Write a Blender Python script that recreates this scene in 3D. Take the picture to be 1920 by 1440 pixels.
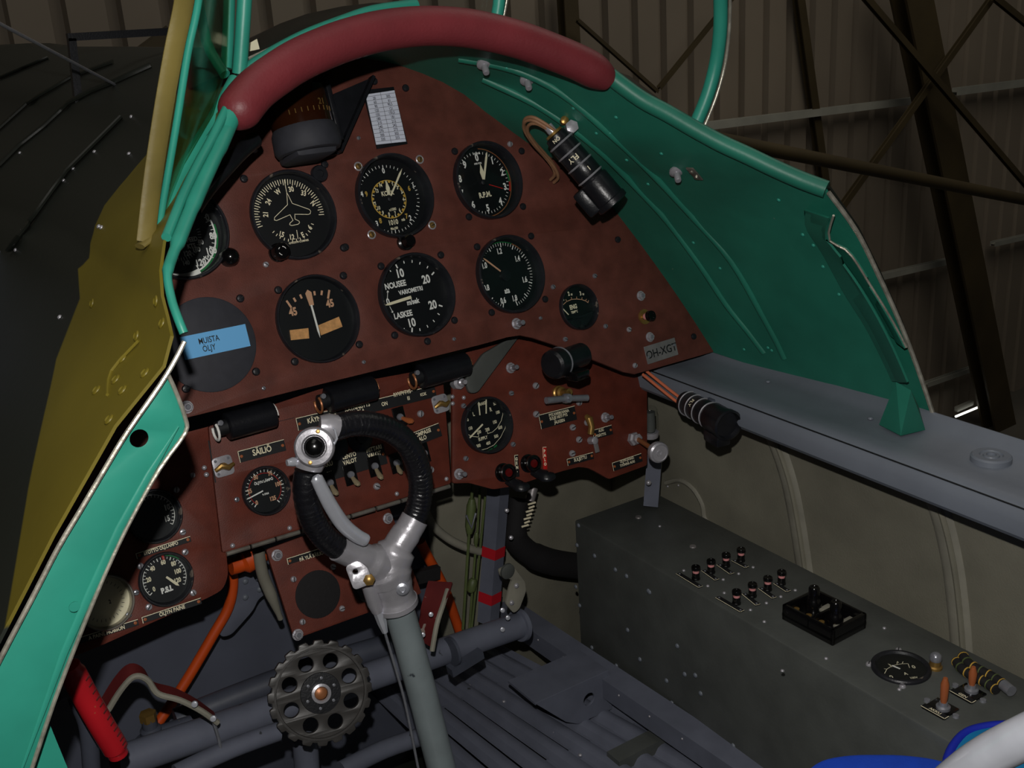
import bpy, bmesh, math, random
from mathutils import Matrix, Vector
from mathutils.bvhtree import BVHTree
random.seed(7)
for o in list(bpy.data.objects): bpy.data.objects.remove(o)
SC = bpy.context.scene; COL = SC.collection
V = Vector; PI = math.pi; R_ = math.radians
S = 0.001                                   # lengths below are millimetres

# ------------------------------------------------------------------ camera, light, exposure
AL = R_(17.136); CA, SA = math.cos(AL), math.sin(AL)
W3 = Matrix(((1,0,0),(0,SA,-CA),(0,CA,SA)))                 # instrument panel axes -> world axes
RC = Matrix(((0.8058838,-0.2324406,0.5445389),(0.2387196,0.9692068,0.0604231),(-0.5418157,0.0812981,0.8365563)))
RW = RC @ W3.transposed()                                   # world -> camera
CAM = W3 @ V((-399.72,-115.08,900.85))
FPX = 2000.0
cd = bpy.data.cameras.new('camera'); cam = bpy.data.objects.new('camera', cd); COL.objects.link(cam)
cd.sensor_width = 36; cd.lens = FPX/1920*36; cd.clip_start = 0.02; cd.clip_end = 100
cam.matrix_world = Matrix.Translation(CAM*S) @ RW.transposed().to_4x4()
SC.camera = cam
def lamp(name, kind, loc, energy, size=.02, col=(1,1,1), aim=None, sy=None):
    l = bpy.data.lights.new(name, kind); l.energy = energy; l.color = col
    if kind == 'AREA':
        l.size = size
        if sy: l.shape = 'RECTANGLE'; l.size_y = sy
    else: l.shadow_soft_size = size
    o = bpy.data.objects.new(name, l); COL.objects.link(o); o.location = V(loc)*S
    if aim is not None: o.rotation_euler = (V(aim)-V(loc)).to_track_quat('-Z','Y').to_euler()
    return o
cr, cu = RW.row[0], RW.row[1]
lamp('camera_flash', 'POINT', CAM - cr*14 + cu*74, 17.5, .006, (1,.97,.93))
lamp('hangar_light', 'AREA', (3200,300,2800), 40, 3.0, (1,.93,.82), aim=(4200,2700,-200))
lamp('hangar_skylight', 'AREA', (-800,-500,3400), 22, 3.0, (1,.95,.88), aim=(200,300,0))
wd = bpy.data.worlds.new('hangar_air'); SC.world = wd; wd.use_nodes = True
wd.node_tree.nodes['Background'].inputs[0].default_value = (.9,.95,1,1)
wd.node_tree.nodes['Background'].inputs[1].default_value = .012
SC.view_settings.view_transform = 'Standard'; SC.view_settings.look = 'None'
SC.view_settings.gamma = 1; SC.view_settings.exposure = 0.0
try: SC.view_settings.use_curve_mapping = False
except Exception: pass

# ------------------------------------------------------------------ pixels <-> space
def ray(px, py): return RW.transposed() @ V(((px-960)/FPX, -(py-720)/FPX, -1))
def at(px, py, ax, val):
    d = ray(px, py); return CAM + d*((val-CAM[ax])/d[ax])
CP = W3.transposed() @ CAM
def pan(px, py, w=0.0):
    d = W3.transposed() @ ray(px, py); p = CP + d*((w-CP[2])/d[2]); return V((p[0],p[1]))
def depth(P): return -(RW @ (P-CAM))[2]
MP = W3.to_4x4()

# ------------------------------------------------------------------ materials
def srgb(c): return tuple((x/255/12.92 if x/255 <= .04045 else ((x/255+.055)/1.055)**2.4) for x in c)+(1,)
MATS = {}
def mat(name, col, rough=.5, metal=0, noise=0, nscale=40, bump=0, bscale=200, spec=.5, chips=None, wave=None, coat=0):
    m = bpy.data.materials.new(name); m.use_nodes = True; nt = m.node_tree; b = nt.nodes['Principled BSDF']
    b.inputs['Roughness'].default_value = rough; b.inputs['Metallic'].default_value = metal
    b.inputs['Specular IOR Level'].default_value = spec; b.inputs['Coat Weight'].default_value = coat
    c = srgb(col); b.inputs['Base Color'].default_value = c
    tc = nt.nodes.new('ShaderNodeTexCoord')
    def nz(sc, det=4):
        n = nt.nodes.new('ShaderNodeTexNoise'); n.inputs['Scale'].default_value = sc; n.inputs['Detail'].default_value = det
        nt.links.new(tc.outputs['Object'], n.inputs['Vector']); return n
    out = None
    if noise:
        n = nz(nscale); r = nt.nodes.new('ShaderNodeValToRGB')
        r.color_ramp.elements[0].position = .3; r.color_ramp.elements[1].position = .7
        r.color_ramp.elements[0].color = tuple(x*(1-noise) for x in c[:3])+(1,)
        r.color_ramp.elements[1].color = tuple(min(1,x*(1+noise)) for x in c[:3])+(1,)
        nt.links.new(n.outputs['Fac'], r.inputs[0]); out = r.outputs[0]
    if chips:                                # worn spots: (colour, threshold, scale)
        n = nz(chips[2], 6); r = nt.nodes.new('ShaderNodeValToRGB')
        r.color_ramp.elements[0].position = chips[1]; r.color_ramp.elements[1].position = chips[1]+.02
        nt.links.new(n.outputs['Fac'], r.inputs[0])
        mx = nt.nodes.new('ShaderNodeMix'); mx.data_type = 'RGBA'
        nt.links.new(r.outputs[0], mx.inputs[0])
        if out: nt.links.new(out, mx.inputs[6])
        else: mx.inputs[6].default_value = c
        mx.inputs[7].default_value = srgb(chips[0]); out = mx.outputs[2]
    if out: nt.links.new(out, b.inputs['Base Color'])
    if bump:
        n = nz(bscale, 3); bp = nt.nodes.new('ShaderNodeBump'); bp.inputs['Strength'].default_value = bump
        bp.inputs['Distance'].default_value = .001
        nt.links.new(n.outputs['Fac'], bp.inputs['Height']); nt.links.new(bp.outputs[0], b.inputs['Normal'])
    MATS[name] = m; return m
mat('brown', (98,54,45), .55, noise=.22, nscale=45, bump=.25, bscale=900, spec=.35)
mat('brown_low', (98,44,32), .55, noise=.22, nscale=45, bump=.25, bscale=900, spec=.35)
mat('black', (24,25,29), .32, noise=.2, nscale=60, bump=.15, bscale=500)
mat('black_matt', (16,18,21), .6, noise=.15, nscale=60)
mat('bezel', (30,31,36), .38, noise=.25, nscale=80, bump=.2, bscale=700, chips=((110,100,90),.70,70))
mat('dial', (10,13,16), .45, noise=.1, nscale=80)
mat('disc_grey', (50,51,58), .7, noise=.12, nscale=120)
mat('white', (246,244,238), .6); mat('cream', (243,233,200), .6); mat('yellow', (205,165,70), .6)
mat('mark_red', (190,30,25), .5); mat('mark_green', (20,120,60), .5); mat('tan', (215,165,130), .6)
mat('gold', (232,172,112), .35, metal=.1, noise=.2, nscale=200)
mat('copper', (170,110,70), .4, metal=.4)
mat('teal', (48,148,128), .42, noise=.14, nscale=14, bump=.12, bscale=160, chips=((150,165,140),.735,60), spec=.5)
mat('teal_shaded', (38,118,98), .45, noise=.14, nscale=16, bump=.15, bscale=180, chips=((120,150,130),.76,70), spec=.45)  # same paint as teal; weaker flash on the far wall is put into the colour
mat('edge_metal', (190,185,170), .35, metal=.6, noise=.3, nscale=120, bump=.3, bscale=300)
mat('grey_blue', (102,106,120), .45, noise=.12, nscale=30, bump=.12, bscale=200, chips=((60,62,66),.74,50))
mat('grey_dark', (72,76,88), .5, noise=.15, nscale=25, bump=.15, bscale=200, chips=((120,110,100),.75,60))
mat('grey_sill', (110,116,126), .42, noise=.14, nscale=9, bump=.15, bscale=160, chips=((160,165,160),.755,70))
mat('wheel_grey', (58,56,54), .4, noise=.2, nscale=40, bump=.05, bscale=200)
mat('grey_tube', (138,149,152), .35, noise=.1, nscale=30, chips=((60,66,74),.665,26), coat=.2)
mat('console', (80,83,80), .55, noise=.16, nscale=22, bump=.2, bscale=260, chips=((130,130,110),.77,70))
mat('canvas', (130,127,112), .75, noise=.22, nscale=9, bump=.3, bscale=500)
mat('canvas_light', (140,137,124), .7, noise=.2, nscale=20, bump=.2, bscale=300)
mat('firewall', (90,94,108), .5, noise=.12, nscale=12)
mat('alu', (178,176,182), .34, metal=.4, noise=.12, nscale=40, bump=.2, bscale=250)
mat('alu_bright', (215,218,228), .22, metal=.5, noise=.08, nscale=60)
mat('steel', (150,152,160), .25, metal=.5, noise=.1, nscale=200)
mat('chrome_worn', (165,160,150), .3, metal=.7, noise=.3, nscale=60)
mat('brass', (170,135,75), .35, metal=.7, noise=.2, nscale=90)
mat('leather_red', (120,44,50), .5, noise=.16, nscale=18, bump=.25, bscale=420, chips=((165,95,85),.76,40), spec=.55)
mat('leather_black', (22,22,26), .3, noise=.2, nscale=80, bump=.5, bscale=330, spec=.7)
mat('orange', (205,78,22), .45, noise=.12, nscale=40)
mat('red_paint', (190,30,40), .28, noise=.15, nscale=20, chips=((150,140,90),.66,30), coat=.3)
mat('maroon', (98,34,34), .5, noise=.15, nscale=40, chips=((165,150,140),.66,45))
mat('red_tape', (190,28,40), .5)
mat('green_brass', (92,104,62), .5, noise=.2, nscale=60)
mat('wire_brown', (150,110,80), .6, noise=.2, nscale=80)
mat('wire_orange', (205,110,75), .5)
mat('fabric_black', (22,20,22), .85, bump=.4, bscale=300)
mat('blue_seat', (30,80,215), .6, noise=.08, nscale=60, bump=.2, bscale=700)
mat('blue_edge', (18,38,170), .6); mat('teal_seat', (15,125,180), .6, noise=.08, nscale=60)
mat('paper', (215,220,235), .7, noise=.05, nscale=30)
mat('ink', (40,42,60), .7); mat('blue_label', (110,185,240), .6); mat('ink_black', (14,16,22), .6)
mat('plate_metal', (150,145,145), .45, metal=.5, noise=.15, nscale=60, bump=.2, bscale=400)
mat('off_white', (235,240,235), .3); mat('pink', (225,150,150), .4)
mat('bakelite', (12,11,12), .18, spec=.6)
mat('toggle', (165,150,120), .35, metal=.3, noise=.15, nscale=100)
mat('toggle_brown', (165,92,52), .4)
mat('hangar_wall', (122,112,98), .7, noise=.2, nscale=.9, bump=.1, bscale=20)
mat('hangar_steel', (62,52,30), .6, noise=.25, nscale=3)
mat('girt', (150,150,140), .6, noise=.2, nscale=4, chips=((120,80,40),.68,3))
mat('concrete', (90,86,78), .85, noise=.2, nscale=2)
mat('amber_glass', (42,19,7), .1, spec=.7)
mat('red_dark', (90,12,12), .2)
def glass(name, tint, gloss=.08):
    m = bpy.data.materials.new(name); m.use_nodes = True; nt = m.node_tree; nt.nodes.clear()
    o = nt.nodes.new('ShaderNodeOutputMaterial'); mx = nt.nodes.new('ShaderNodeMixShader')
    t = nt.nodes.new('ShaderNodeBsdfTransparent'); g = nt.nodes.new('ShaderNodeBsdfGlossy'); lw = nt.nodes.new('ShaderNodeLayerWeight'); pw = nt.nodes.new('ShaderNodeMath'); pw.operation = 'POWER'; pw.inputs[1].default_value = 4
    f = nt.nodes.new('ShaderNodeMath'); f.operation = 'MULTIPLY_ADD'; f.inputs[1].default_value = .45; f.inputs[2].default_value = .02
    nt.links.new(lw.outputs['Facing'], pw.inputs[0]); nt.links.new(pw.outputs[0], f.inputs[0]); t.inputs[0].default_value = tint+(1,); g.inputs['Roughness'].default_value = gloss
    nt.links.new(f.outputs[0], mx.inputs[0]); nt.links.new(t.outputs[0], mx.inputs[1]); nt.links.new(g.outputs[0], mx.inputs[2])
    nt.links.new(mx.outputs[0], o.inputs[0]); MATS[name] = m
glass('glass', (.97,.98,.98)); glass('glass_green', (.62,.78,.66), .12)
# aircraft outer skin: olive paint meeting dark green paint along a camouflage edge
m = mat('skin', (112,100,28), .5, noise=.1, nscale=10, bump=.12, bscale=120); nt = m.node_tree; b = nt.nodes['Principled BSDF']
tc = nt.nodes.new('ShaderNodeNewGeometry'); sx = nt.nodes.new('ShaderNodeSeparateXYZ'); nt.links.new(tc.outputs['Position'], sx.inputs[0])
nn = nt.nodes.new('ShaderNodeTexNoise'); nn.inputs['Scale'].default_value = 3; nt.links.new(tc.outputs['Position'], nn.inputs['Vector'])
ma = nt.nodes.new('ShaderNodeMath'); ma.operation = 'MULTIPLY_ADD'; ma.inputs[1].default_value = -1.7; nt.links.new(sx.outputs['Z'], ma.inputs[0]); nt.links.new(sx.outputs['Y'], ma.inputs[2])
mb_ = nt.nodes.new('ShaderNodeMath'); mb_.operation = 'MULTIPLY_ADD'; mb_.inputs[1].default_value = .04; nt.links.new(nn.outputs['Fac'], mb_.inputs[0]); nt.links.new(ma.outputs[0], mb_.inputs[2])
gt = nt.nodes.new('ShaderNodeMapRange'); gt.inputs['From Min'].default_value = -.041; gt.inputs['From Max'].default_value = -.037; nt.links.new(mb_.outputs[0], gt.inputs[0])
mx = nt.nodes.new('ShaderNodeMix'); mx.data_type = 'RGBA'; nt.links.new(gt.outputs[0], mx.inputs[0])
nt.links.new(b.inputs['Base Color'].links[0].from_socket, mx.inputs[6]); mx.inputs[7].default_value = srgb((34,38,32)); nt.links.new(mx.outputs[2], b.inputs['Base Color'])
mat('olive', (116,103,52), .42, noise=.22, nscale=18, bump=.2, bscale=150, chips=((205,200,170),.66,28))
mat('cowl_dark', (30,33,28), .35, noise=.2, nscale=12, bump=.12, bscale=100, chips=((110,110,100),.745,60))

# ------------------------------------------------------------------ mesh builder
class MB:
    def __init__(s): s.v = []; s.f = []; s.m = []
    def add(s, vs, fs, mi=0, M=None):
        n = len(s.v); s.v += [(M @ V(p)) if M else V(p) for p in vs]
        s.f += [tuple(i+n for i in f) for f in fs]; s.m += [mi]*len(fs); return s
    def join(s, o, mi=None, M=None):
        n = len(s.v); s.v += [(M @ p) if M else p for p in o.v]; s.f += [tuple(i+n for i in f) for f in o.f]
        s.m += [mi if mi is not None else k for k in o.m]; return s
    def xf(s, M): s.v = [M @ p for p in s.v]; return s
    def box(s, c, sz, bev=0, mi=0, M=None):
        x,y,z = [q/2 for q in sz]; cx,cy,cz = c; b = min(bev, x*.9, y*.9, z*.9)
        if b <= 0:
            vs = [(cx+i*x,cy+j*y,cz+k*z) for i in (-1,1) for j in (-1,1) for k in (-1,1)]
            return s.add(vs, [(0,1,3,2),(4,6,7,5),(0,4,5,1),(2,3,7,6),(0,2,6,4),(1,5,7,3)], mi, M)
        bm = bmesh.new(); bmesh.ops.create_cube(bm, size=1)
        for v in bm.verts: v.co = V((cx+v.co.x*2*x, cy+v.co.y*2*y, cz+v.co.z*2*z))
        bmesh.ops.bevel(bm, geom=bm.edges[:], offset=b, segments=2, profile=.5, affect='EDGES')
        bm.verts.index_update(); s.add([v.co.copy() for v in bm.verts], [[v.index for v in f.verts] for f in bm.faces], mi, M); bm.free(); return s
    def lathe(s, prof, n=32, mi=0, M=None, closed=False):
        vs = []; fs = []
        for r,z in prof:
            for k in range(n): a = 2*PI*k/n; vs.append((r*math.cos(a), r*math.sin(a), z))
        L = len(prof)
        for i in range(L if closed else L-1):
            j = (i+1)%L
            for k in range(n): k2 = (k+1)%n; fs.append((i*n+k, i*n+k2, j*n+k2, j*n+k))
        if not closed:
            if prof[0][0] > 1e-6: fs.append(tuple(range(n-1,-1,-1)))
            if prof[-1][0] > 1e-6: fs.append(tuple((L-1)*n+k for k in range(n)))
        return s.add(vs, fs, mi, M)
    def tube(s, pts, r, n=12, closed=False, mi=0, caps=True, flat=1.0, up=None):
        pts = [V(p) for p in pts]; L = len(pts); rr = r if isinstance(r,(list,tuple)) else [r]*L
        tg = []
        for i in range(L):
            a = pts[(i-1)%L] if (closed or i>0) else pts[0]; b = pts[(i+1)%L] if (closed or i<L-1) else pts[-1]
            tg.append((b-a).normalized())
        u = V(up) if up else (V((0,0,1)) if abs(tg[0].z) < .9 else V((0,1,0)))
        u = (u - tg[0]*u.dot(tg[0])).normalized(); vs = []; fs = []
        for i in range(L):
            u = (u - tg[i]*u.dot(tg[i])).normalized(); w = tg[i].cross(u)
            for k in range(n):
                a = 2*PI*k/n; vs.append(pts[i] + (u*math.cos(a)*flat + w*math.sin(a))*rr[i])
        for i in range(L if closed else L-1):
            j = (i+1)%L
            for k in range(n): k2 = (k+1)%n; fs.append((i*n+k, j*n+k, j*n+k2, i*n+k2))
        if caps and not closed: fs.append(tuple(range(n))); fs.append(tuple((L-1)*n+k for k in range(n-1,-1,-1)))
        return s.add(vs, fs, mi)
    def cyl(s, a, b, r, n=20, mi=0, r2=None): 
        a, b = V(a), V(b); return s.tube([a,b], [r, r if r2 is None else r2], n, mi=mi)
    def beam(s, a, b, w, d, side, mi=0):
        a, b = V(a), V(b); t = (b-a).normalized(); x = V(side); x = (x-t*x.dot(t)).normalized(); y = t.cross(x)
        vs = [p + x*i*w/2 + y*j*d/2 for p in (a,b) for i,j in ((-1,-1),(1,-1),(1,1),(-1,1))]
        return s.add(vs, [(3,2,1,0),(4,5,6,7),(0,1,5,4),(1,2,6,5),(2,3,7,6),(3,0,4,7)], mi)
    def quadxy(s, pts, z, mi=0): return s.add([(p[0],p[1],z) for p in pts], [tuple(range(len(pts)))], mi)
    def line(s, a, b, w, z, mi=0):
        a, b = V(a[:2]), V(b[:2]); d = (b-a); 
        if d.length < 1e-6: return s
        n = V((-d.y,d.x)).normalized()*w/2; return s.quadxy([a-n,b-n,b+n,a+n], z, mi)
    def build(s, name, mats, parent=None, M=None, smooth=40, bev=0):
        me = bpy.data.meshes.new(name); me.from_pydata([p*S for p in s.v], [], s.f)
        for k in ([mats] if isinstance(mats,str) else mats): me.materials.append(MATS[k])
        me.polygons.foreach_set('material_index', s.m)
        bm = bmesh.new(); bm.from_mesh(me); bmesh.ops.remove_doubles(bm, verts=bm.verts, dist=1e-6)
        bmesh.ops.recalc_face_normals(bm, faces=bm.faces); bm.to_mesh(me); bm.free()
        me.polygons.foreach_set('use_smooth', [True]*len(me.polygons)); me.set_sharp_from_angle(angle=R_(smooth)); me.update()
        o = bpy.data.objects.new(name, me); COL.objects.link(o)
        if parent: o.parent = parent
        if M is not None: o.matrix_local = sc(M)
        return o
def sc(M): M = M.copy(); M.translation = M.translation*S; return M
def T(x,y,z=0): return Matrix.Translation((x,y,z))
def axisM(p, d, up=(0,0,1)):                                # frame at p whose z runs along d
    d = V(d).normalized(); u = V(up)
    if abs(d.dot(u.normalized())) > .98: u = V((0,1,0))
    x = u.cross(d).normalized(); y = d.cross(x); M = Matrix((x,y,d)).transposed().to_4x4(); M.translation = V(p); return M
def tag(o, label, cat, group=None, kind=None):
    if label: o['label'] = label
    if cat: o['category'] = cat
    if group: o['group'] = group
    if kind: o['kind'] = kind
    return o
def thing(name, label, cat, M=None, group=None):
    o = bpy.data.objects.new(name, None); COL.objects.link(o); o.empty_display_size = .01
    o.matrix_world = sc(M if M is not None else Matrix.Identity(4)); return tag(o, label, cat, group)
def solo(name, label, cat, mb, mats, group=None, M=None, **k):  # a thing that is one mesh; its origin sits inside it
    if M is None:
        c = sum(mb.v, V((0,0,0)))/len(mb.v); mb.xf(T(*(-c))); M = T(*c)
    o = mb.build(name, mats, **k); o.matrix_world = sc(M); return tag(o, label, cat, group)
def struct(name, mb, mats, **k):
    o = mb.build(name, mats, **k); o['kind'] = 'structure'; return o
def smoothpts(P, k=6, closed=False):                        # Catmull-Rom
    P = [V(p) for p in P]; L = len(P); out = []
    for i in range(L if closed else L-1):
        g = lambda j: P[j%L] if closed else P[max(0,min(L-1,j))]
        a,b,c,d = g(i-1),g(i),g(i+1),g(i+2)
        for q in range(k):
            t = q/k; out.append(.5*((2*b)+(c-a)*t+(2*a-5*b+4*c-d)*t*t+(3*b-a-3*c+d)*t**3))
    if not closed: out.append(P[-1])
    return out
_tc = {}
def textmesh(s, bold=0.0):
    if (s,bold) in _tc: return _tc[(s,bold)]
    cu_ = bpy.data.curves.new('t','FONT'); cu_.body = s; cu_.align_x = 'CENTER'; cu_.align_y = 'CENTER'; cu_.resolution_u = 3; cu_.size = 1; cu_.offset = bold
    o = bpy.data.objects.new('t', cu_); COL.objects.link(o); dg = bpy.context.evaluated_depsgraph_get(); dg.update()
    me = bpy.data.meshes.new_from_object(o.evaluated_get(dg)); vs = [v.co.copy() for v in me.vertices]; fs = [tuple(p.vertices) for p in me.polygons]
    bpy.data.objects.remove(o); bpy.data.curves.remove(cu_); bpy.data.meshes.remove(me)
    if vs:
        x0 = min(v.x for v in vs); x1 = max(v.x for v in vs); y0 = min(v.y for v in vs); y1 = max(v.y for v in vs)
        vs = [V((v.x-(x0+x1)/2, v.y-(y0+y1)/2, 0)) for v in vs]
    _tc[(s,bold)] = (vs,fs); return vs,fs
_h = textmesh('H')[0]; CAPH = max(v.y for v in _h)-min(v.y for v in _h)
def text(mb, s, x, y, h, z, mi=0, rot=0, wx=1.0, bold=.012):   # h = cap height, mm
    vs, fs = textmesh(s, bold+.008); k = h/CAPH
    mb.add([(v.x*k*wx, v.y*k, 0) for v in vs], fs, mi, T(x,y,z) @ Matrix.Rotation(R_(rot),4,'Z'))
def plate(loops, z0, z1, bev=0):                             # flat outline (first loop) with holes, given thickness
    cu_ = bpy.data.curves.new('p','CURVE'); cu_.dimensions = '2D'; cu_.fill_mode = 'BOTH'; cu_.extrude = max(.001,(z1-z0)/2-bev); cu_.bevel_depth = bev; cu_.bevel_resolution = 1
    for L in loops:
        sp = cu_.splines.new('POLY'); sp.points.add(len(L)-1); sp.use_cyclic_u = True
        for i,p in enumerate(L): sp.points[i].co = (p[0],p[1],0,1)
    o = bpy.data.objects.new('p', cu_); COL.objects.link(o); dg = bpy.context.evaluated_depsgraph_get(); dg.update()
    me = bpy.data.meshes.new_from_object(o.evaluated_get(dg)); mb = MB()
    mb.add([v.co + V((0,0,(z0+z1)/2)) for v in me.vertices], [tuple(p.vertices) for p in me.polygons])
    bpy.data.objects.remove(o); bpy.data.curves.remove(cu_); bpy.data.meshes.remove(me); return mb
def circ(x, y, r, n=48): return [(x+r*math.cos(2*PI*k/n), y+r*math.sin(2*PI*k/n)) for k in range(n)]
def rounded(P, r, k=4):                                      # round the corners of an outline
    out = []; L = len(P); P = [V(p[:2]) for p in P]
    for i in range(L):
        a,b,c = P[i-1],P[i],P[(i+1)%L]; q = min(r,(a-b).length*.45,(c-b).length*.45)
        s,e = b+(a-b).normalized()*q, b+(c-b).normalized()*q
        for j in range(k+1): t = j/k; out.append(s*(1-t)**2+b*2*t*(1-t)+e*t*t)
    return out
def copy_to(o, parent=None, M=None):
    c = o.copy(); COL.objects.link(c)
    for k in list(c.keys()):
        if parent is not None and k in ('label','category','group'): del c[k]
    c.parent = parent
    if M is not None:
        if parent: c.matrix_local = sc(M)
        else: c.matrix_world = sc(M)
    return c
def copy_tree(o, M, label=None):
    c = o.copy(); COL.objects.link(c); c.matrix_world = sc(M)
    if label: c['label'] = label
    for ch in list(o.children):
        d = ch.copy(); COL.objects.link(d); d.parent = c; d.matrix_parent_inverse = ch.matrix_parent_inverse; d.matrix_basis = ch.matrix_basis.copy()
        for g in ch.children:
            e = g.copy(); COL.objects.link(e); e.parent = d; e.matrix_basis = g.matrix_basis.copy()
    return c

# ------------------------------------------------------------------ fasteners (built once, mesh data shared)
def mesh_only(mb, name, mats):
    o = mb.build(name, mats); me = o.data; bpy.data.objects.remove(o); return me
def screw_mesh(r, h, ring=False):
    b = MB(); 
    if ring: b.lathe([(r*1.45,0),(r*1.45,h*.3),(r*1.2,h*.45),(r*1.05,h*.3)], 20, 1)
    b.lathe([(r,0),(r,h*.45),(r*.8,h*.85),(r*.4,h),(0,h)], 20, 0); b.box((0,0,h*.98),(r*1.5,r*.26,h*.12),0,2); return b
SCREW = {'black': mesh_only(screw_mesh(3.6,2.6),'screw',['steel_dark' if 'steel_dark' in MATS else 'bezel','steel','black_matt']),
 'ring': mesh_only(screw_mesh(3.0,2.6,True),'screw',['brass','alu','black_matt']),
 'steel': mesh_only(screw_mesh(3.0,2.6),'screw',['alu','alu','black_matt']),
 'small': mesh_only(screw_mesh(1.9,1.8),'screw',['steel','steel','black_matt']),
 'rivet': mesh_only(MB().lathe([(2.2,0),(2.1,.6),(1.4,1.3),(0,1.6)],14),'rivet','grey_sill'),
 'rivet_teal': mesh_only(MB().lathe([(2.2,0),(2.1,.6),(1.4,1.3),(0,1.6)],14),'rivet','teal'),
 'rivet_steel': mesh_only(MB().lathe([(2.3,0),(2.2,.8),(1.5,1.7),(0,2.1)],14),'rivet','alu')}
def hexb(r1, r2, h1, h2):
    b = MB(); b.lathe([(r1*1.25,0),(r1*1.25,.8),(0,.8)],20,0); b.lathe([(r1,.8),(r1,h1),(r1*.9,h1+.5),(0,h1+.5)],6,0); b.lathe([(r2,h1),(r2,h2),(r2*.8,h2+.6),(0,h2+.6)],14,1); return b
SCREW['hex'] = mesh_only(hexb(4.4,2.3,3.4,4.6),'bolt',['alu','steel'])
SCREW['stud'] = mesh_only(hexb(4.6,2.6,5,13),'bolt',['alu','steel'])
def fit(kind, parent, x, y, z, name='mounting_screw', rot=None, M=None, s=1):
    o = bpy.data.objects.new(name, SCREW[kind]); COL.objects.link(o); o.parent = parent
    M = (T(x,y,z) if M is None else M) @ Matrix.Rotation(random.uniform(0,PI) if rot is None else rot,4,'Z') @ Matrix.Scale(s,4)
    o.matrix_local = sc(M); return o

# ================================================================== HANGAR
b = MB()                                                     # corrugated front wall
x0, x1, yw, zt, zb = -5000, 12000, 2700, 3200, -2450; pitch = 168; vs = []; k = 0; x = x0
prof = []
while x < x1: prof += [(x,0),(x+118,0),(x+124,-34),(x+pitch-6,-34)]; x += pitch
for px_,dy in prof: vs += [(px_,yw+dy*-1,zb),(px_,yw+dy*-1,zt)]
b.add(vs, [(2*i,2*i+2,2*i+3,2*i+1) for i in range(len(prof)-1)]); struct('wall_front', b, 'hangar_wall', smooth=10)
b = MB().box((3500,-500,zb-50),(18000,7000,100)); struct('floor', b, 'concrete')
YB = 2590
def hb(name, label, cat, p, q, wpx, dep, m, y=YB, group=None):
    A = at(*p,1,y); B = at(*q,1,y); w = wpx*depth(A)/FPX; mb = MB(); dep *= .52
    # steel section: two flanges and a web
    mb.beam(A,B,w,dep*.16,(1,0,0)) if abs((B-A).normalized().x) < .7 else mb.beam(A,B,w,dep*.16,(0,0,1))
    sd = (1,0,0) if abs((B-A).normalized().x) < .7 else (0,0,1)
    mb.beam(A+V((0,dep*.5,0)),B+V((0,dep*.5,0)),w*.16,dep,sd)
    mb.beam(A+V((0,dep,0)),B+V((0,dep,0)),w,dep*.16,sd)
    return solo(name,label,cat,mb,m,group)
hb('steel_column','wide dark steel column crossing the right of the hangar wall','column',(1712,-60),(1905,900),78,160,'hangar_steel',y=2385)
hb('steel_column','narrow dark steel column between the two corrugated sheets right of the pilot window frame','column',(1497,-40),(1560,420),20,60,'hangar_steel',y=2645)
hb('steel_column','dark steel column seen just above the red coaming pad','column',(1068,-40),(1078,140),34,80,'hangar_steel',y=2593)
hb('wall_girt','rusty pale horizontal girt running into the wide column','girt',(1300,240),(1722,188),15,60,'girt',y=2619,group='pale wall girts')
hb('wall_girt','pale horizontal girt right of the wide column, upper edge of frame','girt',(1795,172),(1990,147),14,60,'girt',y=2619,group='pale wall girts')
hb('wall_girt','pale lower girt left of the wide column','girt',(1600,532),(1800,486),12,60,'girt',y=2619,group='pale wall girts')
hb('wall_girt','short pale girt right of the wide column','girt',(1866,458),(1990,430),9,60,'girt',y=2619,group='pale wall girts')
hb('wall_girt','lowest pale girt above the bright gap','girt',(1740,722),(1850,684),9,60,'girt',y=2619,group='pale wall girts')
hb('diagonal_brace','dark diagonal brace falling to the right across the wide column','brace',(1622,-10),(1990,420),13,40,'hangar_steel',y=2255,group='crossed steel braces')
hb('diagonal_brace','dark diagonal brace rising to the right across the wide column','brace',(1580,390),(1875,-20),13,40,'hangar_steel',y=2306,group='crossed steel braces')
hb('diagonal_brace','dark brace cutting the upper right corner of the frame','brace',(1868,-5),(1990,95),12,40,'hangar_steel',y=2255,group='crossed steel braces')
hb('diagonal_brace','thin brace crossing left of the curved window frame tube','brace',(1238,165),(1380,-10),8,30,'hangar_steel',y=2515,group='crossed steel braces')
hb('diagonal_brace','thin brace from the steel column down towards the coaming pad','brace',(1085,38),(1235,172),7,30,'hangar_steel',y=2515,group='crossed steel braces')
A = at(1330,258,1,1812); B = at(1990,388,1,1812)
solo('timber_pole','long brown pole sloping across the hangar wall','pole',MB().cyl(A,B,28*.5*depth(A)/FPX/1.0,16),'hangar_steel')
A = at(1792,781,1,2489); B = at(1838,762,1,2489)
m = bpy.data.materials.new('daylight'); m.use_nodes = True; e = m.node_tree.nodes['Principled BSDF']; e.inputs['Emission Color'].default_value = (1,1,.92,1); e.inputs['Emission Strength'].default_value = 1.4; MATS['daylight'] = m
day_gap = thing('daylight_gap','bright white tube light low on the hangar wall beyond the right sill','lamp',T(*((A+B)/2)))  # daylight gap under the wall, not a lamp
MB().cyl(A-(A+B)/2,B-(A+B)/2,7,12).build('tube','daylight',day_gap)  # glowing cylinder stands in for daylight coming through the gap
MB().box((0,30,28),(170,26,30),3).build('housing','girt',day_gap)  # added bar behind the glow; no lamp housing exists here
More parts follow.
